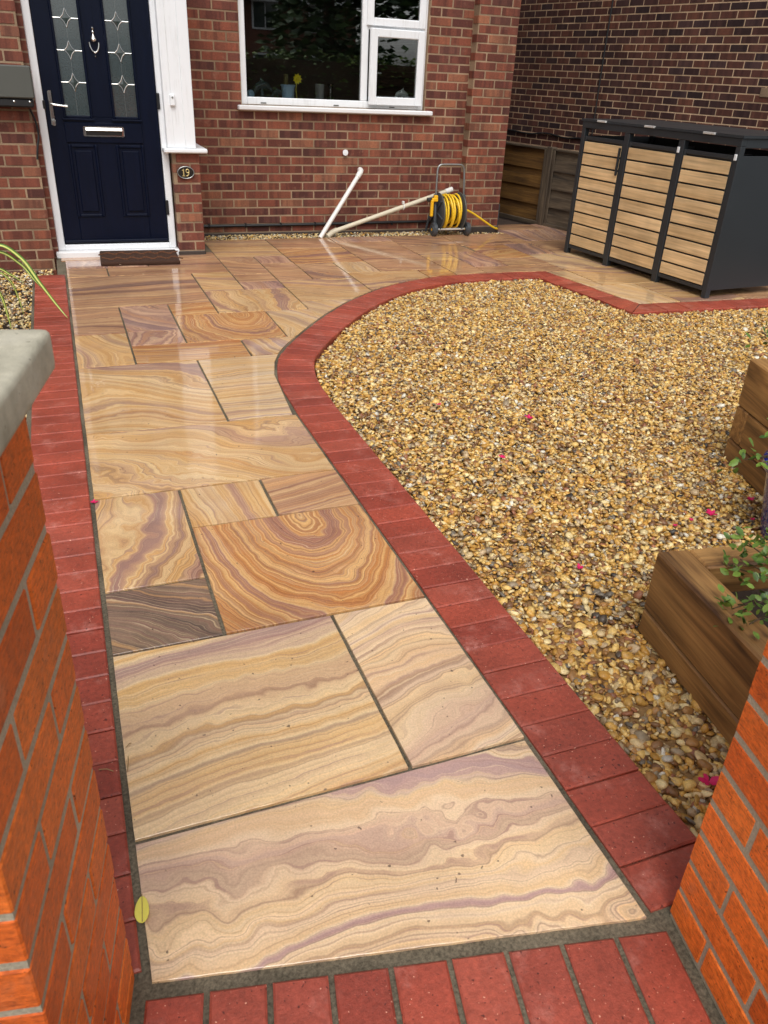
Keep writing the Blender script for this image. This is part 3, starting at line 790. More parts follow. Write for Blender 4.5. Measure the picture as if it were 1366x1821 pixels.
side = lay_wall((1.10, 5.665, 0), (0, 1, 0), (1, 0, 0), .89, .768 - 10 * .0735, .0735, 10, .2195, .0)
recs += side
place_bricks(recs, wall_o, M['brick'], M['brick_a'], 300)
# damp plinth below the lowest course
MB().box(1.10, 3.83, YW - .012, YW + .05, -.15, .004, .004).box(3.815, 4.262, YP - .012, YP + .05, -.15, .038, .004).box(.884, 1.104, 5.652, 5.70, -.15, .030, .004).build('plinth', M['dpc'], house)
# recessed brick strip between flank wall and door frame
MB().box(-.075, -.036, 5.70, 5.86, -.10, 2.26).build('reveal', M['fbrick'], house)
# ---- porch: door, frame, panel, sill
fr = MB()
fr.box(-.036, .018, 5.735, 5.84, .045, 2.20, .005).box(.826, .878, 5.735, 5.84, .045, 2.20, .005).box(.018, .826, 5.7375, 5.84, .045, .086, .004).box(.018, .826, 5.7375, 5.84, 2.06, 2.20, .004)
fr.build('door_frame', M['upvc'], house)
MB().box(-.055, .925, 5.665, 5.84, -.004, .044, .006).build('threshold', M['sillw'], house)
door = MB()
door.box(.021, .150, 5.757, 5.80, .09, 2.055, .003).box(.338, .498, 5.757, 5.80, .998, 2.055, .003).box(.682, .823, 5.757, 5.80, .09, 2.055, .003)
door.box(.150, .682, 5.7575, 5.80, .09, .998, .003).box(.150, .338, 5.7575, 5.80, 1.92, 2.055, .003).box(.498, .682, 5.7575, 5.80, 1.92, 2.055, .003)
door_o = door.build('door', M['door'], house)
def moulding(x0, x1, z0, z1, wdt, y0, y1, name, ext=0.0):
    mb = MB()
    mb.box(x0 - wdt, x0, y0, y1, z0 - wdt, z1 + wdt, .006).box(x1, x1 + wdt, y0, y1, z0 - wdt, z1 + wdt, .006)
    mb.box(x0 - .0004, x1 + .0004, y0 + .001, y1, z0 - wdt, z0, .006).box(x0 - .0004, x1 + .0004, y0 + .001, y1, z1, z1 + wdt, .006)
    return mb.build(name, M['door'], door_o)
for x0, x1 in ((.160, .328), (.508, .672)):
    moulding(x0, x1, 1.006, 1.91, .020, 5.742, 5.77, 'glass_moulding')
    MB().box(x0 - .018 - .012, x1 + .03, 5.740, 5.77, .972, .988, .005).build('drip_moulding', M['door'], door_o)
    MB().box(x0 - .003, x1 + .003, 5.766, 5.776, 1.003, 1.913).build('pane', M['frost'], door_o)
    cx = (x0 + x1) / 2
    for zc in (1.222, 1.424, 1.622, 1.822):
        lead = MB(); Wd, Hd = .036, .058
        pts = []
        for (ax, az), (bx, bz) in (((0, 1), (1, 0)), ((1, 0), (0, -1)), ((0, -1), (-1, 0)), ((-1, 0), (0, 1))):
            seg = []
            for k in range(7):
                tt = k / 6; ex = ax + (bx - ax) * tt; ez = az + (bz - az) * tt; sh = 1 - .22 * math.sin(math.pi * tt)
                seg.append((cx + ex * sh * Wd, 5.7635, zc + ez * sh * Hd))
            lead.tube(seg, .0028, 6)
        lead.tube([(x0, 5.7645, zc), (cx - Wd, 5.7645, zc)], .0024, 6).tube([(cx + Wd, 5.7645, zc), (x1, 5.7645, zc)], .0024, 6)
        lead.build('lead_diamond', M['chrome'], door_o, True)
        dm = MB(); dm.add([(cx, 5.7652, zc + Hd * .9), (cx - Wd * .9, 5.7652, zc), (cx, 5.7652, zc - Hd * .9), (cx + Wd * .9, 5.7652, zc), (cx, 5.7615, zc)], [(0, 1, 4), (1, 2, 4), (2, 3, 4), (3, 0, 4)]).build('bevel', M['bevelglass'], door_o)
    MB().tube([(cx, 5.7658, 1.006), (cx, 5.7658, 1.9)], .0009, 5).build('lead_line', M['steel'], door_o)
for x0, x1 in ((.165, .330), (.508, .673)):
    moulding(x0, x1, .312, .788, .022, 5.746, 5.77, 'panel_moulding')
    v, f = cbox(x1 - x0 - .04, .012, .476 - .04, .005); MB().add([Vector(p) + Vector(((x0 + x1) / 2, 5.752, .55)) for p in v], f).build('raised_panel', M['door'], door_o)
MB().box(.135, .695, 5.748, 5.77, .822, .962, .005).build('middle_rail', M['door'], door_o)
MB().box(.022, .822, 5.738, 5.77, .100, .118, .006).build('weather_bar', M['door'], door_o)
lb = MB().box(.266, .560, 5.736, 5.75, .866, .936, .006).build('letter_plate', M['chrome'], door_o)
MB().box(.282, .546, -.004, .004, -.012, .012, .003, Matrix.Translation((0, 5.731, .917)) @ Matrix.Rotation(R(-32), 4, 'X')).build('letter_flap', M['chrome'], door_o)
MB().box(.284, .544, 5.7335, 5.738, .876, .905, .002).build('letter_slot', M['plaque'], door_o)
kn = MB(); kx, kz = .416, 1.478
kn.lathe([(.0, .0), (.012, .004), (.022, .012), (.026, .022), (.02, .034), (.008, .05), (.005, .055), (.009, .062), (.009, .068), (.004, .074), (.004, .08), (.008, .086), (.007, .094), (.0, .10)], 14, (kx, 5.745, kz + .002))
kn.tube([(kx + .033 * math.cos(a), 5.735, kz + .004 + (.062 if math.sin(a) < 0 else .03) * math.sin(a)) for a in np.linspace(.0, -math.pi, 15)], .0052, 8)
kn.lathe([(.0, -.01), (.009, -.006), (.011, 0), (.008, .006), (.0, .01)], 10, (kx, 5.735, kz - .058)); kn.lathe([(.0, -.008), (.007, 0), (.0, .008)], 10, (kx, 5.745, kz - .082))
kn.build('knocker', M['chrome'], door_o, True)
hd = MB().box(.052, .082, 5.745, 5.758, .935, 1.165, .008).build('handle', M['chrome'], door_o)
MB().tube(spline([(.067, 5.745, 1.075), (.067, 5.715, 1.075), (.085, 5.705, 1.075), (.13, 5.703, 1.071), (.178, 5.703, 1.067)], 4), .0075, 8).build('lever', M['chrome'], door_o, True)
MB().lathe([(.0, 0), (.011, .001), (.011, .008), (.0, .009)], 12, (.068, 5.745, .97), Matrix.Rotation(R(90), 3, 'X')).build('lock', M['steel'], door_o)
for z in (1.12, .36, 1.85): MB().box(.818, .842, 5.722, 5.745, z - .055, z + .055, .004).build('hinge', M['black'], door_o)
MB().box(.010, .028, 5.728, 5.745, 1.045, 1.10, .003).build('keep', M['black'], door_o)
# white panel beside the door and its sill
pn = MB().box(.862, .916, 5.644, 5.75, .806, 2.26, .002).box(.915, 1.000, 5.648, 5.75, .806, 2.26, .002).box(.999, 1.078, 5.642, 5.80, .806, 2.26, .003).box(1.060, 1.076, 5.80, 6.56, .806, 2.26)
pn.build('porch_panel', M['upvc'], house)
MB().box(.828, 1.160, 5.60, 6.56, .772, .804, .008).build('porch_sill', M['upvc'], house)
MB().box(-1.9, 1.20, 5.60, 6.56, 2.262, 2.44).build('porch_canopy', M['upvc'], house)
db = MB().box(.905, .943, 5.622, 5.649, 1.095, 1.172, .006).build('doorbell', M['upvc'], house)
MB().lathe([(0, 0), (.007, .001), (.007, .003), (0, .004)], 12, (.924, 5.622, 1.152), Matrix.Rotation(R(90), 3, 'X')).build('bell_push', M['steel'], db)
# ---- window
win = MB().box(1.642, 1.700, 6.60, 6.66, 1.085, 2.26, .006).box(3.334, 3.392, 6.60, 6.66, 1.085, 2.26, .006).box(1.700, 3.334, 6.6025, 6.66, 1.085, 1.146, .006).box(2.762, 2.826, 6.6025, 6.66, 1.146, 2.26, .006).box(2.826, 3.334, 6.6025, 6.66, 1.716, 1.762, .005)
win_o = win.build('window', M['upvc'], house)
def sash(x0, x1, z0, z1, y0, y1, wd, name='sash', M4=None):
    mb = MB(); b = .006
    mb.box(x0, x0 + wd, y0, y1, z0, z1, b, M4).box(x1 - wd, x1, y0, y1, z0, z1, b, M4).box(x0 + wd, x1 - wd, y0 + .002, y1, z0, z0 + wd, b, M4).box(x0 + wd, x1 - wd, y0 + .002, y1, z1 - wd, z1, b, M4)
    return mb.build(name, M['upvc'], win_o)
hx = Matrix.Translation((3.366, 6.60, 0)) @ Matrix.Rotation(R(4.2), 4, 'Z') @ Matrix.Translation((-3.366, -6.60, 0))
sash(2.822, 3.366, 1.118, 1.728, 6.572, 6.612, .068, 'sash', hx)
sash(2.800, 3.366, 1.745, 2.26, 6.578, 6.612, .064)
MB().box(1.698, 2.764, 6.625, 6.631, 1.144, 2.26).build('pane', M['glass'], win_o)
MB().box(2.888, 3.30, 6.590, 6.596, 1.184, 1.662, 0, hx).build('pane', M['glass'], win_o)
MB().box(2.862, 3.304, 6.595, 6.601, 1.807, 2.2).build('pane', M['glass'], win_o)
MB().box(1.600, 3.458, 6.495, 6.62, 1.044, 1.083, .008).build('window_sill', M['sillw'], win_o)
for x in (1.82, 2.50, 3.05): MB().box(x, x + .05, 6.5985, 6.605, 1.098, 1.106).build('drain_cap', M['greybox'], win_o)
MB().box(2.892, 2.965, 6.612, 6.625, 1.372, 1.384, .004).build('window_handle', M['upvc'], win_o)
# room behind the glass
rm = MB(); rm.add([(1.1, 6.87, .3), (4.1, 6.87, .3), (4.1, 10, .3), (1.1, 10, .3), (1.1, 6.87, 2.5), (4.1, 6.87, 2.5), (4.1, 10, 2.5), (1.1, 10, 2.5)], [(0, 1, 2, 3), (4, 7, 6, 5), (2, 6, 7, 3), (0, 3, 7, 4), (1, 5, 6, 2)])
rm.build('room', M['darkroom'], house)
MB().box(1.642, 3.392, 6.662, 6.88, 1.10, 1.135).build('inner_sill', M['sillw'], house)
# wall bits
MB().lathe([(0, 0), (.022, .001), (.026, .01), (.026, .018), (0, .02)], 18, (2.60, YW - .012, .712), Matrix.Rotation(R(90), 3, 'X')).build('wall_cap', M['upvc'], house, True)
cb = MB(); cb.tube([(1.13, YW - .016, .072), (2.3, YW - .016, .074), (3.3, YW - .016, .082), (3.80, YW - .016, .084)], .013, 8).build('black_conduit', M['black'], house, True)
for x in (1.28, 1.62, 1.96, 2.30, 2.72, 3.1): MB().box(x, x + .014, YW - .034, YW, .055, .094, .003).build('conduit_clip', M['black'], house)
cbl = MB().tube(spline([(-.082, 5.58, .72), (-.068, 5.585, .80), (-.048, 5.60, .88), (-.055, 5.595, .97), (-.078, 5.58, 1.05)], 5), .008, 6).build('black_cable', M['black'], house, True)

# ---- meter box on the flank wall
mbx = MB().box(-.62, -.034, 5.46, 5.60, 1.118, 1.318, .008).build('meter_box', M['greybox']); tag(mbx, 'grey meter box with a black skirt on the wall left of the door', 'meter box')
MB().box(-.63, -.045, 5.47, 5.6, 1.062, 1.1165, .01).build('skirt', M['black'], mbx)
for x in (-.07, -.17, -.27): MB().lathe([(0, 0), (.006, .001), (0, .004)], 8, (x, 5.47, 1.098), Matrix.Rotation(R(90), 3, 'X')).build('rivet', M['chrome'], mbx)

# ---- house number plaque
pq = MB(); prof = []
pl = empty('number_plaque', (.986, 5.66, .630), 0, 'oval black house number plaque reading 19 on the porch pier', 'plaque')
n = 40
def oval(a, b, y0, y1): 
    v = [(a * math.cos(2 * math.pi * i / n), y0, b * math.sin(2 * math.pi * i / n)) for i in range(n)] + [(a * math.cos(2 * math.pi * i / n), y1, b * math.sin(2 * math.pi * i / n)) for i in range(n)]
    return v, [(i, (i + 1) % n, n + (i + 1) % n, n + i) for i in range(n)] + [tuple(range(n)), tuple(range(2 * n - 1, n - 1, -1))]
v, f = oval(.066, .046, -.016, 0.0); MB().add(v, f).build('backing', M['plaque'], pl)
MB().tube([(.063 * math.cos(a), -.017, .043 * math.sin(a)) for a in np.linspace(0, 2 * math.pi, 41)], .0032, 6, False).build('rim', M['steel'], pl, True)
d1 = MB().box(-.0225, -.0135, -.0215, -.016, -.024, .026).box(-.029, -.007, -.0212, -.016, -.0265, -.0215).box(-.030, -.0225, -.0212, -.016, .014, .0195)
d1.build('digit_one', M['gold'], pl)
d9 = MB().tube([(.013 + .0115 * math.cos(a), -.0185, .0115 + .0125 * math.sin(a)) for a in np.linspace(0, 2 * math.pi, 25)], .0036, 6, False)
d9.tube(spline([(.0245, -.0185, .0115), (.0235, -.0185, -.004), (.017, -.0185, -.017), (.009, -.0185, -.0245), (.0, -.0185, -.0215)], 5), .0036, 6)
d9.build('digit_nine', M['gold'], pl)

# ---- doormat
dmt = empty('doormat', (.555, 5.475, .0125), R(-2), 'brown coir doormat in front of the navy door', 'doormat')
dmt.rotation_euler = (R(4.2), 0, R(-2))      # its back edge rests on the foot of the threshold
MB().box(-.295, .295, -.165, .165, .001, .030, .008).build('pile', M['coir'], dmt)
rb = MB()
for i in range(-5, 6):
    x = i * .052
    rb.box(-.11, .11, -.006, .006, .0, .009, .003, Matrix.Translation((x, .07 if i % 2 else .065, .027)) @ Matrix.Rotation(R(38 if i % 2 else -38), 4, 'Z') @ Matrix.Scale(.5, 4, (1, 0, 0)))
    rb.box(-.11, .11, -.006, .006, .0, .009, .003, Matrix.Translation((x + .02, -.07, .027)) @ Matrix.Rotation(R(-38 if i % 2 else 38), 4, 'Z') @ Matrix.Scale(.5, 4, (1, 0, 0)))
rb.build('ribs', M['coir_l'], dmt)

# ---- the neighbouring house, seen as one long dark brick flank
NA = R(12); NU = Vector((-math.sin(NA), math.cos(NA), 0)); NN = Vector((-math.cos(NA), -math.sin(NA), 0))   # along the wall, and out of it
N0 = Vector((6.75, 7.2, 0))
nh = empty('neighbour_house', (0, 0, 0), 0, 'dark brick side wall of the next house behind the slatted bin store', 'house')
MN = Matrix(((NU.x, -NN.x, 0, N0.x), (NU.y, -NN.y, 0, N0.y), (0, 0, 1, 0), (0, 0, 0, 1)))
nw = MB().box(-3.2, 5.6, .003, .3, -.16, 2.56, 0, MN).build('wall', M['nmortar'], nh)
MB().box(-3.2, 5.6, .004, .3, 2.56, 5.2, 0, MN).box(5.25, 5.6, .3, 7.0, -.16, 5.2, 0, MN).box(-3.2, -2.9, .3, 7.0, -.16, 5.2, 0, MN).build('upper_wall', M['fnbrick'], nh)
rv = [(-3.5, -.35, 5.0), (5.9, -.35, 5.0), (5.9, 3.6, 7.6), (-3.5, 3.6, 7.6), (-3.5, 7.4, 5.0), (5.9, 7.4, 5.0)]
rv = [MN @ Vector(p) for p in rv] + [MN @ (Vector(p) + Vector((0, 0, .15))) for p in rv]
MB().add(rv, [(0, 1, 2, 3), (3, 2, 5, 4), (6, 9, 8, 7), (9, 10, 11, 8), (0, 6, 7, 1), (4, 5, 11, 10), (0, 3, 9, 6), (3, 4, 10, 9), (1, 7, 8, 2), (2, 8, 11, 5)]).build('roof', M['tile'], nh)
recs = lay_wall(N0 + NU * -2.2, NU, NN, 6.4, .45, .0755, 28, .215, .05, joint=.011)
place_bricks(recs, nw, M['nbrick'], M['nbrick_a'], 300)
tb = MB().tube([(MN @ Vector((1.10 + .03 * math.sin(z), -.010, z))) for z in np.linspace(.4, 2.9, 9)], .009, 6).build('drop_cable', M['black'], nh, True)
pts = [(3.4, .80), (2.75, .757), (2.3, .735), (1.95, .765), (1.6, .735), (1.3, .752), (.9, .72)]
MB().tube(spline([MN @ Vector((s, -.014, z)) for s, z in pts], 5), .011, 6).build('wall_cable', M['black'], nh, True)
MB().box(-1.26, -1.13, -.012, .02, 1.335, 1.42, .003, MN).build('air_brick', M['mortar'], nh)

# ---- boundary fence
fn = empty('garden_fence', (4.95, 6.70, -.02), R(13), 'low brown panel fence between the house corner and the bin store', 'fence')
def fpost(s, h): return board('post', (0, s, -.1), (0, s, h), .075, .075, M['fence_g'], fn, .004, (1, 0, 0))
for s in (0.0, 1.45, -1.45): fpost(s, .80)
for (a, b, mt) in ((.045, 1.41, M['fence']), (-1.41, -.045, M['fence_g'])):
    z = .03
    for k in range(8):
        wv = random.uniform(-.006, .006)
        o = board('fence_board', (.012 * (k % 2) - .004, a, z + .055 + wv), (.012 * (k % 2) - .004, b, z + .055 + random.uniform(-.006, .006)), .112, .010, mt, fn, .002)
        o.rotation_euler.rotate_axis('X', R(5))
        z += .0905
    board('cap_rail', (0, a, .778), (0, b, .778), .022, .05, M['fence_g'], fn, .003)
    board('bottom_rail', (-.02, a, .03), (-.02, b, .03), .04, .025, M['fence_g'], fn, .003)
    for s in ((a + b) / 2 + .06 * (1 if a > 0 else -1), a + .02, b - .02):
        board('batten', (-.022, s, .02), (-.022, s, .77), .030, .016, M['fence_g'], fn, .003, (0, 1, 0))
# a strip of leafy litter and soil at the fence foot
tag(sheet('soil', [(4.27, 6.77), (5.6, 6.77), (5.2, 9.0), (4.27, 9.0)], -.03, M['soil']), kind='structure')
tag(MB().box(-.035, .035, -.02, .02, 0, .245, .004).build('post_stub', M['dgrey'], None, False, (4.335, 6.66, -.02)), 'short dark post stub standing at the house corner by the fence', 'post')

# ================================================================== GATE PIERS
def gate_pier(name, base, sgn, zoff, label, h=.0787, ncs=13, cop=True):
    """local frame: x along the street away from the path, y towards the house, origin at the pier's inner far corner"""
    g = empty(name, (0, 0, 0), 0, label, 'gate pier', 'brick piers either side of the gateway')
    ux = GT * sgn; MG = Matrix(((ux.x, GN.x, 0, base.x), (ux.y, GN.y, 0, base.y), (0, 0, 1, 0), (0, 0, 0, 1)))
    W, D = .44, .334
    top = zoff + ncs * h; zb_ = max(top + .006, 1.082) if cop else top
    core = MB().box(.0022, W - .0022, -D + .0022, -.0022, -.16, zb_, 0, MG).build('mortar_core', M['pmortar'], g)
    Dp = D
    a, b = .1025, D - .1025 - .010
    for k in range(-1, ncs):
        z0 = zoff + k * h + .0065; z1 = zoff + (k + 1) * h - .0065
        if k % 2 == 0:
            lst = [(0, .218, -.1045, 0), (0, .1045, -D, -.1145), (.1145, .330, -D, -D + .1025), (.340, W, -D, -D + .215), (.228, W, -.1025, 0)]
        else:
            lst = [(0, .1045, -.2195, 0), (0, .218, -D, -.2295), (.228, W, -D, -D + .1025), (.1145, .330, -.1025, 0), (.340, W, -.215, 0)]
        for (x0, x1, y0, y1) in lst:
            o = bpy.data.objects.new('brick', brick_mesh(x1 - x0, y1 - y0, z1 - z0, M['pbrick'])); link(o, core)
            c = MG @ Vector(((x0 + x1) / 2, (y0 + y1) / 2, (z0 + z1) / 2))
            rot = Matrix.Rotation(-GA if True else 0, 4, 'Z')
            o.matrix_local = Matrix.Translation(c + Vector((random.uniform(-.001, .001), random.uniform(-.001, .001), 0))) @ rot @ Matrix.Rotation(random.uniform(-.004, .004), 4, 'Z')
    if cop:
        cm = MB(); ov = .032; zb = zb_; zt = zb + .046
        ring = lambda e, z: [MG @ Vector(p) for p in ((-e, -D - e, z), (W + e, -D - e, z), (W + e, e, z), (-e, e, z))]
        # softly rounded, weathered slab
        bmz = bmesh.new(); vs = [bmz.verts.new(MG @ Vector((x, y, z))) for z in (zb, zt) for (x, y) in ((-ov, -D - ov), (W + ov, -D - ov), (W + ov, ov), (-ov, ov))]
        for q in ((0, 1, 2, 3), (4, 5, 6, 7), (0, 1, 5, 4), (1, 2, 6, 5), (2, 3, 7, 6), (3, 0, 4, 7)): bmz.faces.new([vs[i] for i in q])
        bmesh.ops.recalc_face_normals(bmz, faces=bmz.faces)
        bmesh.ops.bevel(bmz, geom=[e for e in bmz.edges], offset=.009, segments=3, profile=.6, affect='EDGES')
        me = bpy.data.meshes.new('coping'); bmz.to_mesh(me); bmz.free(); me.materials.append(M['concrete'])
        me.polygons.foreach_set('use_smooth', [True] * len(me.polygons))
        o = bpy.data.objects.new('coping', me); link(o, g)
    return g
gate_pier('gate_pier', GL, -1, .0355, 'orange brick gate pier with grey concrete coping, left of the path')
gate_pier('gate_pier', GR, 1, -.002, 'orange brick gate pier cut by the right edge, beside the timber planter')

# ================================================================== BIN STORE
BF = Vector((-.0758, .9971, 0)); BD = Vector((.9971, .0758, 0)); B0 = Vector((4.495, 3.541, 0))
bs = empty('bin_store', B0, math.atan2(BF.y, BF.x) - R(90) + R(90) - R(90), 'anthracite triple bin store with light oak slatted doors by the neighbour wall', 'bin store')
# local x = depth (into the store), local y = along the front
bs.rotation_euler = (0, 0, math.atan2(BD.y, BD.x))
L, D, H = 1.768, .80, 1.085
frm = MB()
POS = [0.0, .566, 1.180, L]
for i, s in enumerate(POS):
    w0 = .045 if i in (0, 3) else .06
    s0 = s if i == 0 else (s - w0 if i == 3 else s - w0 / 2)
    frm.box(-.012, .035, s0, s0 + w0, 0, H - .04, .003)
frm.box(D - .04, D, 0, .045, 0, H + .02, .003).box(D - .04, D, L - .045, L, 0, H + .02, .003)
frm.box(-.014, .034, 0, L, H - .0395, H + .012, .003)
frm.box(.034, D, .001, .036, H - .05, H + .012, .003).box(.034, D, L - .036, L - .001, H - .05, H + .012, .003)
frm.build('frame', M['anth'], bs)
MB().box(.036, D - .041, .008, .020, .055, .985, .002).build('side_panel', M['anth'], bs)
MB().box(.036, D - .041, L - .020, L - .008, .055, .985, .002).build('side_panel', M['anth'], bs)
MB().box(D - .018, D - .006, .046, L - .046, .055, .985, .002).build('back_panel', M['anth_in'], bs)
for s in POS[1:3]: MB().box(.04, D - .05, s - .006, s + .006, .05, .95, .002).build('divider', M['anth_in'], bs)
rfv = [(-.022, -.012, H + .0125), (-.022, L + .012, H + .0125), (D + .02, L + .012, H + .016), (D + .02, -.012, H + .016)]
rfv = rfv + [(x, y, z + .018) for x, y, z in rfv]
MB().add(rfv, [(3, 2, 1, 0), (4, 5, 6, 7), (0, 1, 5, 4), (1, 2, 6, 5), (2, 3, 7, 6), (3, 0, 4, 7)]).build('roof', M['anth'], bs)
for s in (.30, .92, 1.50): MB().box(-.036, -.012, s - .055, s + .055, H + .016, H + .031, .002).build('lid_hinge', M['bar'], bs)
for i in range(3):
    a, b = POS[i] + (.050 if i == 0 else .034), POS[i + 1] - (.050 if i == 2 else .034)
    d = MB().box(-.006, .022, a, a + .022, .050, .985, .002).box(-.006, .022, b - .022, b, .050, .985, .002).box(-.005, .021, a + .022, b - .022, .050, .078, .002).box(-.005, .021, a + .022, b - .022, .957, .985, .002)
    d_o = d.build('door', M['anth'], bs)
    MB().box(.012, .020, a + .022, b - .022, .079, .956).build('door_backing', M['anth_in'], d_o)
    for k in range(9):
        z0 = .086 + k * .0967
        board('slat', (-.001, a + .010, z0 + .041), (-.001, b - .010, z0 + .041), .0825, .016, M['oak'], d_o, .002)
MB().box(-.030, -.010, POS[2] + .040, POS[2] + .058, .72, .93, .004).build('handle', M['anth_in'], bs)
for s, z in ((POS[1] + .004, .985), (POS[0] + .014, .985)): MB().box(-.020, -.011, s, s + .022, z - .03, z + .01, .002).build('latch_plate', M['upvc'], bs)

# ================================================================== TIMBER PLANTERS
def planter(name, corner, ang, w, d, courses, th, label):
    """corner = outer corner nearest the house and the path; x to the right, y back towards the street"""
    g = empty(name, (corner[0], corner[1], -.03), -R(ang), label, 'planter', 'timber planters on the gravel')
    z = 0.0
    for k, hgt in enumerate(courses):
        zc = z + hgt / 2; e = .002
        if k == len(courses) - 1 or k % 2 == 0:
            A = [((th / 2, 0, zc), (th / 2, -d, zc)), ((w - th / 2, 0, zc), (w - th / 2, -d, zc))]
            Bq = [((th + e, -th / 2, zc), (w - th - e, -th / 2, zc)), ((th + e, -d + th / 2, zc), (w - th - e, -d + th / 2, zc))]
        else:
            A = [((th / 2, -th - e, zc), (th / 2, -d + th + e, zc)), ((w - th / 2, -th - e, zc), (w - th / 2, -d + th + e, zc))]
            Bq = [((0, -th / 2, zc), (w, -th / 2, zc)), ((0, -d + th / 2, zc), (w, -d + th / 2, zc))]
        for a, b in A + Bq: board('sleeper', a, b, hgt - .003, th, M['sleeper'], g, .006)
        z += hgt
    MB().box(th + .004, w - th - .004, -d + th + .004, -th - .004, 0, z - .09).build('soil_fill', M['soil'], g)
    return g
planter('timber_planter', (1.466, .302), 8.5, .86, .78, [.085, .195], .098, 'low wet timber planter holding a green shrub, beside the right gate pier')
planter('timber_planter', (2.605, 1.225), 18, .9, .80, [.10, .15, .205], .10, 'taller stacked timber planter at the right edge of the gravel')

# ---- leaves
def leaf_cloud(name, centres, mat, size, parent=None, n=12, spread=.035, seed=1):
    rs = np.random.RandomState(seed); mb = MB(); rn = []
    shape = [(0, 0, 0), (.32, .26, .05), (.72, .24, .06), (1.0, 0, .0), (.72, -.24, .06), (.32, -.26, .05), (.5, 0, -.02)]
    fc = [(0, 6, 1), (1, 6, 2), (2, 6, 3), (3, 6, 4), (4, 6, 5), (5, 6, 0)]
    for c in centres:
        for k in range(n):
            p = Vector(c) + Vector(rs.normal(0, spread, 3)); s = size * rs.uniform(.65, 1.2)
            out = (p - Vector(c)); az = math.atan2(out.y, out.x) + rs.normal(0, .6)
            Rm = Matrix.Rotation(az, 3, 'Z') @ Matrix.Rotation(rs.normal(-.25, .5), 3, 'Y') @ Matrix.Rotation(rs.normal(0, .6), 3, 'X')
            mb.add([p + Rm @ (Vector(q) * s) for q in shape], fc); r = rs.rand(); rn += [r] * 7
    o = mb.build(name, mat, parent, True); at = o.data.attributes.new('rnd', 'FLOAT', 'POINT'); at.data.foreach_set('value', rn)
    o['kind'] = 'stuff'; return o
sh = empty('shrub', (1.80, -.05, .16), 0, 'small bright green shrub spilling over the low timber planter', 'shrub')
sh.location = (0, 0, 0)
tips = [(1.415, -.005, .272), (1.44, .02, .268), (1.425, -.05, .275), (1.56, .135, .29), (1.585, .165, .30), (1.57, .10, .30), (1.60, .17, .345), (1.62, .12, .35), (1.56, .05, .34), (1.53, .01, .31), (1.50, -.04, .30), (1.475, -.08, .285), (1.67, .14, .36), (1.65, .05, .36), (1.62, -.02, .33), (1.6, -.1, .31), (1.72, .05, .38), (1.7, -.05, .36), (1.75, .12, .36), (1.78, -.02, .38)]
leaf_cloud('foliage', [(x + .035, y - .005, z - .012) for x, y, z in tips], M['leaf'], .027, sh, 15, .020, 3)
stm = MB(); rs = np.random.RandomState(5)
for tp in tips: stm.tube(spline([(1.80, -.03, .13), (1.74 + rs.uniform(-.03, .03), rs.uniform(-.05, .05), .24), Vector(tp) + Vector((.035, -.005, -.018))], 4), [.0035] * 4 + [.0025] * 4 + [.0015], 5)
stm.build('stem', M['bark'], sh)
# glazed pot with its plant
pt = empty('flower_pot', (2.355, .585, -.03), 0, 'glossy dark blue glazed flower pot at the right edge between the planters', 'flower pot')
MB().lathe([(.0, 0), (.105, 0), (.112, .02), (.135, .16), (.150, .255), (.166, .262), (.172, .275), (.170, .292), (.158, .298), (.146, .29), (.140, .25), (.0, .245)], 40).build('glazed_body', M['potblue'], pt, True)
MB().lathe([(.0, .235), (.139, .25), (.0, .256)], 24).build('compost', M['soil'], pt)
pp = empty('potted_plant', (2.30, .60, .22), 0, 'sprig of pale green leaves reaching out of the blue pot', 'plant')
pp.location = (0, 0, 0)
ptips = [(1.965, .545, .355), (2.0, .53, .36), (2.03, .52, .37), (2.15, .6, .42), (2.2, .52, .45), (2.28, .65, .48), (2.35, .55, .48)]
leaf_cloud('foliage', ptips, M['leaf'], .036, pp, 7, .018, 8)
stm = MB()
for tp in ptips: stm.tube(spline([(2.30, .60, .21), (2.22, .58, .33), Vector(tp)], 4), [.004] * 4 + [.0025] * 4 + [.0015], 5)
stm.build('stem', M['bark'], pp)
ws = empty('seedling', (3.46, 2.06, -.02), 0, 'sprig of green leaves on the gravel at the right edge near the bin store', 'plant')
leaf_cloud('foliage', [(.10, 0, .22), (.16, .03, .26), (.22, -.02, .25), (.3, .02, .2), (.06, .0, .26)], M['leaf'], .05, ws, 6, .03, 9)
MB().tube(spline([(.3, 0, 0), (.26, 0, .15), (.08, 0, .25)], 4), .004, 5).build('stem', M['bark'], ws)

# ---- strap-leaved plant in the left bed
sp = empty('strap_leaved_plant', (-.50, 3.85, -.10), 0, 'variegated strap-leaved plant arching in from the left edge over the red edging', 'plant')
def strap(pts, wd):
    P = spline(pts, 10); n = len(P); v = []; f = []; rn = []
    for i, p in enumerate(P):
        t = i / (n - 1); d = (P[min(i + 1, n - 1)] - P[max(i - 1, 0)]).normalized(); sd_ = d.cross(Vector((0, -.55, .85))).normalized()
        ww = wd * (1 - t ** 3) * min(1, .55 + t) + .0008; up = sd_.cross(d)
        for k in range(5):
            a = (k - 2) / 2; v.append(p + sd_ * (a * ww) + up * (abs(a) * ww * .35)); rn.append(k / 4)
        if i:
            for k in range(4): b = i * 5 + k; f.append((b - 5, b - 4, b + 1, b))
    o = MB().add(v, f).build('leaf', M['strap'], sp, True); at = o.data.attributes.new('rnd', 'FLOAT', 'POINT'); at.data.foreach_set('value', rn)
    sm = o.modifiers.new('thickness', 'SOLIDIFY'); sm.thickness = .0012
    return o
B_ = Vector((.50, -3.85, .10))
def W_(pts): return [Vector(p) + B_ for p in pts]
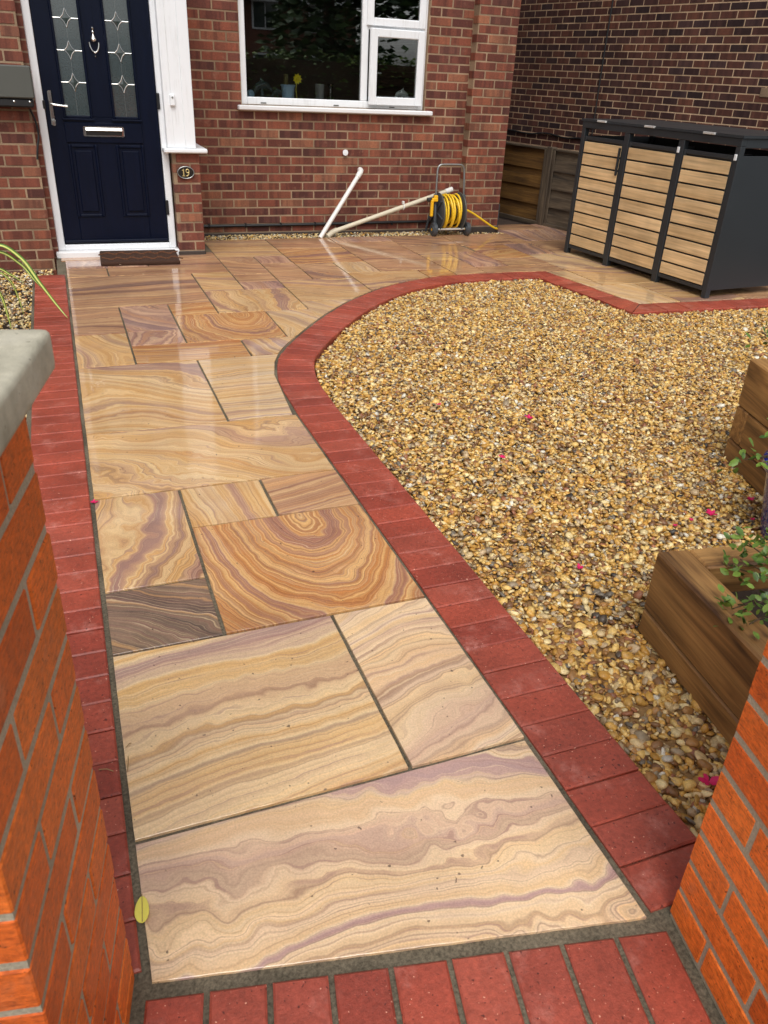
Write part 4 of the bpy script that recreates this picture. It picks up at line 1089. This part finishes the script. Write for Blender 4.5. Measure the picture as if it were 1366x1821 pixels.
strap(W_([(-.50, 3.84, -.08), (-.46, 3.83, .30), (-.33, 3.80, .455), (-.215, 3.78, .39), (-.138, 3.74, .26), (-.062, 3.70, .135), (-.016, 3.66, .072)]), .0125)
strap(W_([(-.51, 3.86, -.08), (-.47, 3.84, .26), (-.34, 3.82, .415), (-.225, 3.80, .355), (-.165, 3.76, .275), (-.13, 3.74, .23)]), .0105)
strap(W_([(-.52, 3.87, -.08), (-.46, 3.86, .20), (-.36, 3.86, .315), (-.29, 3.86, .285), (-.225, 3.86, .235)]), .010)
strap(W_([(-.49, 3.90, -.08), (-.43, 3.92, .12), (-.36, 3.95, .27), (-.30, 3.95, .225), (-.275, 3.95, .13), (-.262, 3.95, .03)]), .007)
strap(W_([(-.48, 3.84, -.08), (-.46, 3.86, .10), (-.40, 3.9, .24), (-.36, 3.9, .15), (-.345, 3.9, .03), (-.34, 3.9, -.05)]), .008)
strap(W_([(-.52, 3.80, -.08), (-.62, 3.76, .35), (-.80, 3.72, .40)]), .012)
strap(W_([(-.54, 3.86, -.08), (-.66, 3.95, .40), (-.74, 4.2, .50)]), .012)

# ================================================================== PIPES AND HOSE REEL
pa = empty('waste_pipe', (2.27, 6.25, 0), 0, 'white plastic waste pipe leaning upright against the brick wall', 'pipe', 'loose waste pipes by the wall')
MB().tube([(0, 0, 0), (.445, .20, .535)], .0205, 14).build('tube', M['pipe'], pa, True)
MB().tube(spline([(.425, .191, .511), (.45, .202, .541), (.468, .225, .560), (.472, .262, .566)], 4), .0255, 14).build('elbow', M['pipe'], pa, True)
pb = empty('waste_pipe', (2.345, 6.29, 0), 0, 'cream plastic waste pipe lying low behind the hose reel', 'pipe', 'loose waste pipes by the wall')
MB().tube([(.088, .055, .038), (1.372, .20, .392)], .0205, 14).build('tube', M['pipe_old'], pb, True)
MB().tube(spline([(0, -.01, .002), (.04, .018, .02), (.075, .045, .034), (.12, .058, .047)], 4), .026, 14).build('elbow', M['pipe_old'], pb, True)
MB().tube([(1.30, .192, .372), (1.375, .2005, .393)], .0252, 14).build('coupling', M['pipe'], pb, True)
cl = MB().tube([(.83 + .0 * a, .138 + .026 * math.cos(a), .243 + .026 * math.sin(a)) for a in np.linspace(0, 2 * math.pi, 17)], .006, 6, False).box(.815, .835, .12, .15, .268, .295, .003); cl.build('pipe_clip', M['pipe'], pb)

hr = empty('hose_reel', (3.60, 6.29, 0), 0, 'wheeled hose reel with yellow hose standing against the brick wall', 'hose reel')
hw = .165
for s in (-1, 1):
    wh = MB().lathe([(.0, -.024), (.036, -.026), (.042, -.018), (.056, -.022), (.063, -.016), (.063, .016), (.056, .022), (.0, .022)], 24, (s * (hw + .014), -.085, .063), Matrix.Rotation(R(90), 3, 'Y')).build('wheel', M['dgrey'], hr, True)
    MB().lathe([(0, -.028), (.012, -.027), (.012, .027), (0, .028)], 12, (s * (hw + .014), -.085, .063), Matrix.Rotation(R(90), 3, 'Y')).build('hub_cap', M['yellow'], wh)
    # side frame: A-shaped leg and the flange of the drum
    sf = MB().tube(spline([(s * hw, -.065, .05), (s * hw, -.055, .20), (s * (hw - .01), -.01, .37)], 5), .014, 8).tube(spline([(s * (hw + .012), .12, .01), (s * hw, .08, .16), (s * (hw - .01), .0, .37)], 5), .012, 8)
    sf.build('side_leg', M['dgrey'], hr, True)
    fx = s * .115
    fl = MB().lathe([(.05, -.008), (.162, -.008), (.170, -.003), (.170, .006), (.160, .010), (.05, .008)], 36, (fx, 0, .215), Matrix.Rotation(R(90), 3, 'Y')); fl.build('drum_flange', M['dgrey'], hr, True)
    MB().tube([(fx - s * .0, .171 * math.cos(a), .215 + .171 * math.sin(a)) for a in np.linspace(0, 2 * math.pi, 41)], .007, 6, False).build('flange_rim', M['greybox'], hr, True)
    for k in range(6):
        a = k * math.pi / 3 + .3
        board('spoke', (fx + s * .012, .03 * math.cos(a), .215 + .03 * math.sin(a)), (fx + s * .012, .16 * math.cos(a), .215 + .16 * math.sin(a)), .022, .008, M['dgrey'], hr, .002, (1, 0, 0))
MB().tube(spline([(-.150, -.01, .36), (-.146, .0, .50), (-.140, .01, .60), (-.118, .012, .632), (-.08, .012, .640), (.08, .012, .640), (.118, .012, .632), (.140, .01, .60), (.146, .0, .50), (.150, -.01, .36)], 6), .0095, 10).build('push_handle', M['steel'], hr, True)
MB().tube([(-hw - .01, -.085, .063), (hw + .01, -.085, .063)], .010, 8).build('axle', M['bar'], hr, True)
MB().lathe([(.0, -.11), (.07, -.11), (.07, .11), (.0, .11)], 24, (0, 0, .215), Matrix.Rotation(R(90), 3, 'Y')).build('drum', M['dgrey'], hr, True)
hz = []; rs = np.random.RandomState(4); turns = 17
for i in range(turns * 20 + 1):
    a = 2 * math.pi * i / 20; ph = i / (turns * 20); layer = int(ph * 2.999); lp = ph * 3 - layer
    x = -.098 + .196 * (lp if layer % 2 == 0 else 1 - lp) + .018 * math.sin(a * .5 + layer) ; rr = .085 + .022 * layer + .006 * math.sin(a * 1.37)
    rr += .020 if layer == 2 else 0
    hz.append((x, rr * math.cos(a) * 1.0, .215 + rr * math.sin(a) * 1.03))
MB().tube(hz, .0092, 7).build('coiled_hose', M['hose'], hr, True)
MB().tube(spline([(.12, -.02, .235), (.17, -.03, .235), (.26, -.02, .20), (.40, .0, .125), (.52, .02, .06), (.60, .06, .03), (.66, .2, .02)], 6), .0095, 8).build('tail_hose', M['hose'], hr, True)
MB().lathe([(0, -.02), (.016, -.02), (.018, .0), (.013, .02), (0, .022)], 12, (.135, -.022, .235), Matrix.Rotation(R(90), 3, 'Y')).build('connector', M['greybox'], hr)
ck = MB().box(-.215, -.150, -.075, -.045, .315, .350, .006).box(-.226, -.196, -.085, -.055, .18, .335, .008).box(-.185, -.145, -.062, -.03, .335, .372, .006); ck.build('crank', M['yellow'], hr)
MB().lathe([(0, -.03), (.018, -.03), (.022, 0), (.018, .03), (0, .03)], 12, (-.225, -.05, .332), Matrix.Rotation(R(90), 3, 'Y')).build('crank_knob', M['black'], hr)
MB().box(-.13, .13, .07, .09, .02, .045, .004).build('rear_bar', M['dgrey'], hr)

# ================================================================== THINGS ON THE WINDOW SILL
def thing(name, mb, mat, label, cat, smooth=True):
    return tag(mb.build(name, mat, None, smooth), label, cat)
zs = 1.136
pc = empty('sill_pot', (2.10, 6.715, zs), 0, 'light blue plastic pot on the window sill', 'pot')
MB().lathe([(0, 0), (.052, 0), (.06, .10), (.066, .104), (.066, .116), (.06, .116), (.058, .1), (0, .095)], 24).build('pot_body', M['ltblue'], pc, True)
MB().box(-.035, .0, -.02, .02, .09, .20, .008).build('dish_sponge', M['sponge'], pc)
yf = empty('yellow_flower', (2.185, 6.715, zs), 0, 'bright yellow flower standing in the light blue sill pot', 'flower')
fl = MB()
for k in range(9):
    a = k * 2 * math.pi / 9; d = Vector((math.cos(a), -.3, math.sin(a))); fl.add([Vector((0, -.01, .165)) + q for q in (Vector(), d * .022 + Vector((-d.z, 0, d.x)) * .014, d * .046, d * .022 - Vector((-d.z, 0, d.x)) * .014)], [(0, 1, 2, 3)])
fl.lathe([(0, -.006), (.017, 0), (.0, .012)], 12, (0, -.01, .165), Matrix.Rotation(R(90), 3, 'X')); fl.build('flower_head', M['daff'], yf)
MB().tube([(0, 0, 0), (-.01, 0, .08), (0, -.005, .16)], .004, 6).build('stem', M['leafy'], yf)
thing('glass_beaker', MB().lathe([(0, 0), (.036, 0), (.044, .13), (.046, .132), (.04, .13), (.033, .006), (0, .005)], 24, (2.40, 6.715, zs)), M['beaker'], 'clear glass beaker on the window sill, right of the blue pot', 'glass')
thing('glass_vase', MB().lathe([(0, 0), (.024, 0), (.028, .03), (.022, .06), (.026, .085), (.02, .1), (.03, .135), (.028, .135), (.016, .1), (0, .09)], 24, (2.505, 6.715, zs)), M['clear'], 'patterned waisted glass vase on the window sill by the frame', 'vase')
def dolphin(name, loc, sc, mat, label, flip=1):
    g = empty(name, loc, 0, label, 'ornament')
    sp_ = spline([(-.08 * flip, 0, .02), (-.05 * flip, 0, .075), (0, 0, .10), (.05 * flip, 0, .09), (.085 * flip, 0, .055)], 5); n = len(sp_)
    rr = [(.006 + .026 * math.sin(math.pi * min(1, (i / (n - 1)) * .92 + .05)) ** .8) * sc for i in range(n)]
    MB().tube([p * sc for p in sp_], rr, 10).build('body', mat, g, True)
    fnn = MB(); fnn.add([Vector(p) * sc for p in ((-.01 * flip, -.004, .115), (.03 * flip, -.004, .115), (-.015 * flip, 0, .155), (-.01 * flip, .004, .115), (.03 * flip, .004, .115))], [(0, 1, 2), (3, 2, 4), (0, 2, 3), (1, 4, 2)])
    fnn.add([Vector(p) * sc for p in ((-.078 * flip, 0, .025), (-.115 * flip, -.03, .05), (-.1 * flip, 0, .025), (-.115 * flip, .03, .05), (-.08 * flip, 0, .012))], [(0, 1, 2), (0, 2, 3), (4, 2, 1), (4, 3, 2)]); fnn.build('fins', mat, g)
    MB().lathe([(0, 0), (.05 * sc, 0), (.045 * sc, .012 * sc), (.015 * sc, .02 * sc), (.012 * sc, .075 * sc), (0, .08 * sc)], 16).build('base', mat, g, True)
    return g
dolphin('dolphin_ornament', (3.22, 6.715, zs), .85, M['ornament'], 'white dolphin ornament behind the right window casement', -1)
dolphin('dolphin_ornament', (1.86, 6.715, zs), 1.05, M['ornament_d'], 'dark dolphin ornament at the left end of the window sill', 1)
dolphin('dolphin_ornament', (2.00, 6.715, zs), .6, M['ornament_d'], 'smaller dark dolphin ornament next to the light blue pot', 1)
thing('blue_trinket', MB().lathe([(0, 0), (.03, 0), (.036, .02), (.034, .045), (.02, .06), (0, .065)], 16, (1.755, 6.715, zs)), M['ltblue'], 'small round blue and white trinket in the window corner', 'trinket')
thing('trinket_box', MB().box(2.90, 3.0, 6.74, 6.80, zs, zs + .05, .008), M['ltblue'], 'small pale box on the sill behind the casement handle', 'box', False)

# ================================================================== GRAVEL
STONE = [srgb(*c) for c in ((212, 164, 82), (196, 146, 66), (228, 190, 112), (238, 214, 156), (216, 188, 136), (176, 128, 72), (140, 100, 60), (120, 84, 54), (150, 132, 106), (118, 108, 94), (86, 74, 62), (62, 56, 50), (226, 218, 198), (160, 104, 72), (186, 160, 122), (170, 150, 120))]
SW = np.array([20, 13, 19, 12, 11, 11, 8, 5, 4, 2, 1.6, 1.2, 2.5, 4, 6, 4.0]); SW /= SW.sum()
SW2 = np.array([6, 3, 14, 20, 18, 4, 3, 2, 5, 3, 1, .6, 12, 3, 6, 5.0]); SW2 /= SW2.sum()
def ico(sub):
    b = bmesh.new(); bmesh.ops.create_icosphere(b, subdivisions=sub, radius=1.0)
    v = np.array([p.co[:] for p in b.verts]); f = np.array([[q.index for q in x.verts] for x in b.faces]); b.free(); return v, f
def stone_shapes(sub, n, rs, rough):
    v, f = ico(sub); out = []
    for k in range(n):
        d = np.ones(len(v))
        for q in range(5):
            ax = rs.normal(size=3); ax /= np.linalg.norm(ax); cut = rs.uniform(.35, .85)
            dp = v @ ax; d = np.where(dp > cut, np.minimum(d, (cut + (dp - cut) * .25) / np.maximum(dp, 1e-3)), d)
        d *= 1 + rs.normal(0, rough, len(v))
        out.append(v * d[:, None])
    return out, f
def inside(poly, x, y):
    c = np.zeros(len(x), bool); n = len(poly)
    for i in range(n):
        x0, y0 = poly[i - 1]; x1, y1 = poly[i]
        if y0 == y1: continue
        t = ((y0 > y) != (y1 > y)) & (x < (x1 - x0) * (y - y0) / (y1 - y0) + x0); c ^= t
    return c
def stones(name, poly, dens, zfun, lmin, lmax, wts, seed, near=None, zjit=.012, lmed=.0235):
    rs = np.random.RandomState(seed)
    xs = [p[0] for p in poly]; ys = [p[1] for p in poly]
    N = int(dens * (max(xs) - min(xs)) * (max(ys) - min(ys)))
    x = rs.uniform(min(xs), max(xs), N); y = rs.uniform(min(ys), max(ys), N); k = inside(poly, x, y); x = x[k]; y = y[k]; N = len(x)
    dist = np.hypot(x - CAM_P.x, y - CAM_P.y); isn = dist < (near or 0)
    # leave out what lies far outside the view
    A = []; 
    Vt = []; Ft = []; Ct = []; base = 0
    for sub, sel in ((2, isn), (1, ~isn)):
        idx = np.nonzero(sel)[0]
        if not len(idx): continue
        shp, f = stone_shapes(sub, 14, rs, .05 if sub == 2 else .04); nv = len(shp[0]); n = len(idx)
        S_ = np.stack(shp)[rs.randint(0, 14, n)]                       # n,nv,3
        ln = np.clip(rs.lognormal(math.log(lmed), .36, n), lmin, lmax) / 2
        S_ = S_ * np.stack([ln, ln * rs.uniform(.58, .9, n), ln * rs.uniform(.24, .55, n)], 1)[:, None, :]
        tx = rs.normal(0, .42, n); ty = rs.normal(0, .42, n); az = rs.uniform(0, 2 * math.pi, n)
        def rot(P, a, i, j):
            c = np.cos(a)[:, None]; s = np.sin(a)[:, None]; u = P[:, :, i] * c - P[:, :, j] * s; w_ = P[:, :, i] * s + P[:, :, j] * c
            P = P.copy(); P[:, :, i] = u; P[:, :, j] = w_; return P
        S_ = rot(S_, tx, 1, 2); S_ = rot(S_, ty, 0, 2); S_ = rot(S_, az, 0, 1)
        z = zfun(x[idx], y[idx]) + rs.uniform(-zjit, zjit * .6, n)
        S_ = S_ + np.stack([x[idx], y[idx], z], 1)[:, None, :]
        ci = rs.choice(len(STONE), n, p=wts); col = np.array(STONE)[ci]; col = col * rs.uniform(.78, 1.16, (n, 1)); col[:, 3] = 1
        Vt.append(S_.reshape(-1, 3)); Ct.append(np.repeat(col, nv, 0)); Ft.append((f[None] + (np.arange(n) * nv)[:, None, None] + base).reshape(-1, 3)); base += n * nv
    V = np.concatenate(Vt).astype(np.float32); F = np.concatenate(Ft).astype(np.int32); C = np.clip(np.concatenate(Ct), 0, 1).astype(np.float32)
    me = bpy.data.meshes.new(name); me.vertices.add(len(V)); me.vertices.foreach_set('co', V.ravel())
    me.loops.add(F.size); me.loops.foreach_set('vertex_index', F.ravel()); me.polygons.add(len(F))
    me.polygons.foreach_set('loop_start', np.arange(0, F.size, 3, dtype=np.int32))
    me.polygons.foreach_set('use_smooth', np.ones(len(F), bool)); me.update(calc_edges=True)
    at = me.attributes.new('tint', 'FLOAT_COLOR', 'POINT'); at.data.foreach_set('color', C.ravel())
    me.materials.append(M['gravel']); o = bpy.data.objects.new(name, me); link(o)
    print(name, N, len(F)); return o
outer = [on_inner(s) + nrm(s) * .218 for s in np.linspace(.14, acc[-1], 60)]
outer = [(p.x, p.y) for p in outer]
gpoly = [(1.10, -.44)] + [p for p in outer if p[1] > -.42] + [(3.53, 4.38), (3.63, 3.42), (3.66, 3.30), (5.9, 3.20), (5.9, .2), (4.6, -.9)]
gpoly += [tuple(gtn(1.6, -.2)), tuple((GR + GT * .16 + GN * .004)[:2])]
M['grit'] = plain('gravel_fines', srgb(150, 116, 72), .9, 0, .5, 90, .8)
tag(sheet('gravel_bed', gpoly, -.036, M['grit']), kind='structure')
def gz(x, y): return -.028 + .010 * np.clip((y - .3) / 2.5, 0, 1) + .006 * np.sin(x * 3.1) * np.cos(y * 2.3)
# pavers hide the rim; keep stones of the view cone and a margin around it
gv = [(1.10, -.44)] + [p for p in outer if p[1] > -.42] + [(3.53, 4.38), (3.66, 3.30), (5.4, 3.22), (4.6, 1.9), (3.4, 1.0), (2.7, .2), (1.9, -.5), tuple((GR + GT * .16 + GN * .004)[:2])]
tag(stones('gravel', gv, 9600, gz, .009, .048, SW, 21, 2.0), 'golden brown wet gravel filling the front garden', 'gravel', kind='stuff')
tag(stones('gravel', [(1.11, 6.262), (4.27, 6.262), (4.27, 6.40), (3.84, 6.41), (3.82, 6.55), (1.11, 6.55)], 3600, lambda x, y: -.016 + 0 * x, .010, .032, SW2, 22, None, .010, .022), 'pale gravel strip at the foot of the house wall', 'gravel', kind='stuff')
tag(stones('gravel', [(-.9, .1), (-.222, .1), (-.222, 5.05), (-.10, 5.1), (-.10, 5.58), (-.9, 5.58)], 2600, lambda x, y: -.075 + 0 * x, .012, .04, SW2, 23, None, .012, .026), 'gravel in the narrow bed left of the path edging', 'gravel', kind='stuff')

# ================================================================== PETALS, LEAVES, TWIGS
def petal(loc, size, mat, label, name='petal', cat='petal', rz=0.0, group='fallen petals', nf=5):
    mb = MB(); rs = np.random.RandomState(int(abs(loc[0] * 1000 + loc[1] * 777)) % 9999)
    for k in range(nf):
        a = rz + k * 2 * math.pi / nf + rs.uniform(-.3, .3); s = size * rs.uniform(.7, 1.1); lift = rs.uniform(.1, .5)
        d = Vector((math.cos(a), math.sin(a), lift)); e = Vector((-math.sin(a), math.cos(a), 0))
        P = [Vector(), d * s * .5 + e * s * .34, d * s + e * s * .16, d * s * .97 - e * s * .18, d * s * .5 - e * s * .34]
        mb.add(P + [p + Vector((0, 0, -.0012)) for p in P], [(0, 1, 2, 3, 4), (9, 8, 7, 6, 5)] + [(i, i + 5, (i + 1) % 5 + 5, (i + 1) % 5) for i in range(5)])
    o = mb.build(name, mat, None, False, loc); return tag(o, label, cat, group)
PET = [((1.612, 2.065), .014, 'tiny pink petal on the gravel, nearest the curve of the red edging'), ((1.962, 1.805), .020, 'pink petal on the open gravel, beyond the one near the path'), ((1.622, 1.439), .018, 'pink petal on the gravel midway along the straight red edging'),
 ((1.473, .625), .015, 'pink petal on the gravel just beyond the low planter corner'), ((2.165, .795), .024, 'largest red-pink petal on the gravel behind the low planter'), ((2.405, .847), .019, 'pink petal on the gravel close to the blue pot and tall planter'),
 ((2.29, .715), .010, 'small pink petal beside the foot of the blue pot'), ((2.06, .781), .011, 'small pink petal left of the largest petal behind the low planter'), ((1.972, .763), .009, 'tiny dull pink petal furthest left behind the low planter')]
for (xy, s, lab) in PET: petal((xy[0], xy[1], float(gz(np.array(xy[0]), np.array(xy[1]))) + .016), s, M['petal'], lab)
petal((1.255, -.245, -.012), .024, M['petal'], 'crimson petal on the gravel beside the right gate pier')
petal((.003, 1.495, .0015), .015, M['petal'], 'pink petal on the paving against the left red edging')
petal((.40, 5.335, .002), .030, M['petalw'], 'cream petal lying at the front edge of the doormat', nf=3)
petal((.533, 5.013, .002), .010, M['petalw'], 'tiny white petal on the paving below the doormat', nf=2)
petal((.02, 4.66, .002), .016, M['petalw'], 'small white petal on the paving beside the strap leaf tip', nf=2)
lf = MB(); n = 18
ol = [(.0105 * math.sin(2 * math.pi * i / n) * (1 - .25 * math.cos(2 * math.pi * i / n)), .0215 * math.cos(2 * math.pi * i / n)) for i in range(n)]
lf.add([(x, y, .003 + 30 * x * x) for x, y in ol] + [(x, y, .0018 + 30 * x * x) for x, y in ol] + [(0, 0, .003), (0, 0, .0018)], [(i, (i + 1) % n, 2 * n) for i in range(n)] + [((i + 1) % n + n, i + n, 2 * n + 1) for i in range(n)] + [(i, i + n, (i + 1) % n + n, (i + 1) % n) for i in range(n)])
lo = lf.build('fallen_leaf', M['leafy'], None, True, (.004, -.158, .003)); lo.rotation_euler = (R(4), R(-5), R(-6)); lo.scale = (1.22, 1.22, 1.22)
MB().tube([(0, -.020, .0036), (0, 0, .0036), (0, .024, .0045)], .0006, 5).build('midrib', M['twig'], lo); tag(lo, 'single yellow fallen leaf on the paving by the left pier', 'leaf')
for i, (p, q, lab) in enumerate([((-.052, .215, .004), (-.022, .20, .004), 'short pale twig lying across a red paver by the left pier'), ((.006, .19, .004), (.012, .235, .004), 'thin twig standing in the joint beside the second slab'), ((.01, .265, .003), (.022, .275, .003), 'dark twig crumb at the edge of the second slab')]):
    tag(MB().tube([p, ((Vector(p) + Vector(q)) / 2 + Vector((.002, .002, .002))), q], .0011, 5).build('twig', M['twig']), lab, 'twig', 'twigs on the path')

# ================================================================== ACROSS THE STREET (seen in the glass)
def cloud_box(name, x0, x1, y0, y1, z0, z1, n, size, mat, parent, seed, taper=0.0):
    rs = np.random.RandomState(seed); mb = MB(); rn = []
    for k in range(n):
        u = rs.rand(3); z = z0 + (z1 - z0) * u[2]; kf = 1 - taper * u[2]
        cx, cy = (x0 + x1) / 2, (y0 + y1) / 2
        a, b = (u[0] - .5) * (x1 - x0) * kf, (u[1] - .5) * (y1 - y0) * kf
        p = Vector((cx + a, cy + b, z + rs.normal(0, .06))); q = Matrix.Rotation(rs.uniform(0, 6.28), 3, 'Z') @ Matrix.Rotation(rs.uniform(-1, 1), 3, 'X'); s = size * rs.uniform(.6, 1.3)
        mb.add([p + q @ Vector(w_) * s for w_ in ((-.5, 0, 0), (0, .3, .05), (.5, 0, 0), (0, -.3, .05))], [(0, 1, 2, 3)]); rn += [rs.rand()] * 4
    o = mb.build(name, mat, parent); at = o.data.attributes.new('rnd', 'FLOAT', 'POINT'); at.data.foreach_set('value', rn); o['kind'] = 'stuff'; return o
hg = empty('hedge', (6.5, -9.5, -.16), 0, 'clipped dark green hedge across the street, mirrored in the window', 'hedge')
MB().box(-5.2, 8.0, -.35, .35, 0, 1.75).build('inner_twigs', M['bark'], hg)
cloud_box('foliage', -5.4, 8.2, -.55, .55, .05, 1.95, 9000, .14, M['hedge'], hg, 31)
def tree(x, y, h, r, label, seed, trunk=1.2):
    g = empty('conifer_tree', (x, y, -.16), 0, label, 'tree', 'trees across the street')
    MB().tube([(0, 0, 0), (.05, 0, h * .5), (0, 0, h * .95)], [.2, .15, .03], 10).build('trunk', M['bark'], g, True)
    cloud_box('crown', -r, r, -r, r, trunk, h, 5200, .34, M['conifer'], g, seed, .75)
tree(8.2, -12.0, 8.5, 2.0, 'tall dark conifer across the street, mirrored left of the window mullion', 41, .8)
tree(11.5, -12.5, 9.0, 2.2, 'tall dark conifer across the street, mirrored in the right casement', 42, .8)
oh = empty('opposite_house', (9.4, -30, -.16), 0, 'brick house with grey gabled roof across the street, mirrored in the window', 'house')
MB().box(-4.5, 4.5, -4, 4, 0, 4.4).add([(-4.5, -4, 4.4), (4.5, -4, 4.4), (-4.5, 4, 4.4), (4.5, 4, 4.4), (-4.5, 0, 6.6), (4.5, 0, 6.6)], [(0, 2, 4), (1, 5, 3)]).build('wall', M['fbrick'], oh)
MB().add([(-4.9, 4.5, 4.15), (4.9, 4.5, 4.15), (4.9, 0, 6.75), (-4.9, 0, 6.75), (-4.9, -4.5, 4.15), (4.9, -4.5, 4.15), (-4.9, 4.5, 4.3), (4.9, 4.5, 4.3), (4.9, 0, 6.9), (-4.9, 0, 6.9), (-4.9, -4.5, 4.3), (4.9, -4.5, 4.3)], [(0, 1, 2, 3), (3, 2, 5, 4), (6, 9, 8, 7), (9, 10, 11, 8), (0, 6, 7, 1), (4, 5, 11, 10), (0, 3, 9, 6), (3, 4, 10, 9), (1, 7, 8, 2), (2, 8, 11, 5)]).build('roof', M['tile'], oh)
MB().box(-4.9, 4.9, 4.45, 4.55, 4.05, 4.25).build('gutter', M['upvc'], oh)
for x in (-2.6, 0.2, 2.8):
    for z in (1.0, 3.0):
        wq = MB().box(x - .6, x + .6, 4.0, 4.06, z, z + 1.1).build('window', M['upvc'], oh)
        MB().box(x - .52, x - .03, 4.055, 4.07, z + .08, z + 1.02).build('pane', M['bevelglass'], wq); MB().box(x + .03, x + .52, 4.055, 4.07, z + .08, z + 1.02).build('pane', M['bevelglass'], wq)
van = empty('parked_van', (.6, -5.6, -.135), 0, 'white panel van parked on the street, mirrored in the door glass', 'van')
pr = [(-2.3, .35), (2.35, .35), (2.42, .75), (2.3, 1.02), (1.75, 1.15), (1.15, 1.72), (.9, 1.80), (-2.15, 1.84), (-2.3, 1.7)]
bmz = bmesh.new(); ra = [bmz.verts.new((x, -.9, z)) for x, z in pr]; rb_ = [bmz.verts.new((x, .9, z)) for x, z in pr]
bmz.faces.new(ra[::-1]); bmz.faces.new(rb_)
for i in range(len(pr)): j = (i + 1) % len(pr); bmz.faces.new((ra[i], ra[j], rb_[j], rb_[i]))
bmesh.ops.recalc_face_normals(bmz, faces=bmz.faces); bmesh.ops.bevel(bmz, geom=list(bmz.edges), offset=.07, segments=3, affect='EDGES')
me = bpy.data.meshes.new('body'); bmz.to_mesh(me); bmz.free(); me.materials.append(M['vanwhite']); me.polygons.foreach_set('use_smooth', [True] * len(me.polygons)); bd = bpy.data.objects.new('body', me); link(bd, van)
MB().add([(.35, .905, 1.18), (1.6, .905, 1.18), (1.12, .905, 1.62), (.35, .905, 1.66)], [(0, 1, 2, 3)]).build('side_window', M['bevelglass'], van)
for s in (-.95, -.2): MB().box(s, s + .012, .89, .906, .5, 1.7).build('door_seam', M['black'], van)
MB().box(-2.2, 2.3, .88, .912, .62, .72, .01).build('side_moulding', M['black'], van)
for x in (-1.5, 1.6):
    for s in (-1, 1):
        whl = MB().lathe([(.0, -.1), (.2, -.1), (.3, -.09), (.315, -.05), (.315, .05), (.3, .09), (.2, .1), (0, .1)], 28, (x, s * .82, .315), Matrix.Rotation(R(90), 3, 'X')).build('wheel', M['rubber'], van, True)
        MB().lathe([(.0, -.112), (.18, -.106), (.18, .106), (0, .112)], 20, (x, s * .82, .315), Matrix.Rotation(R(90), 3, 'X')).build('rim', M['steel'], whl, True)
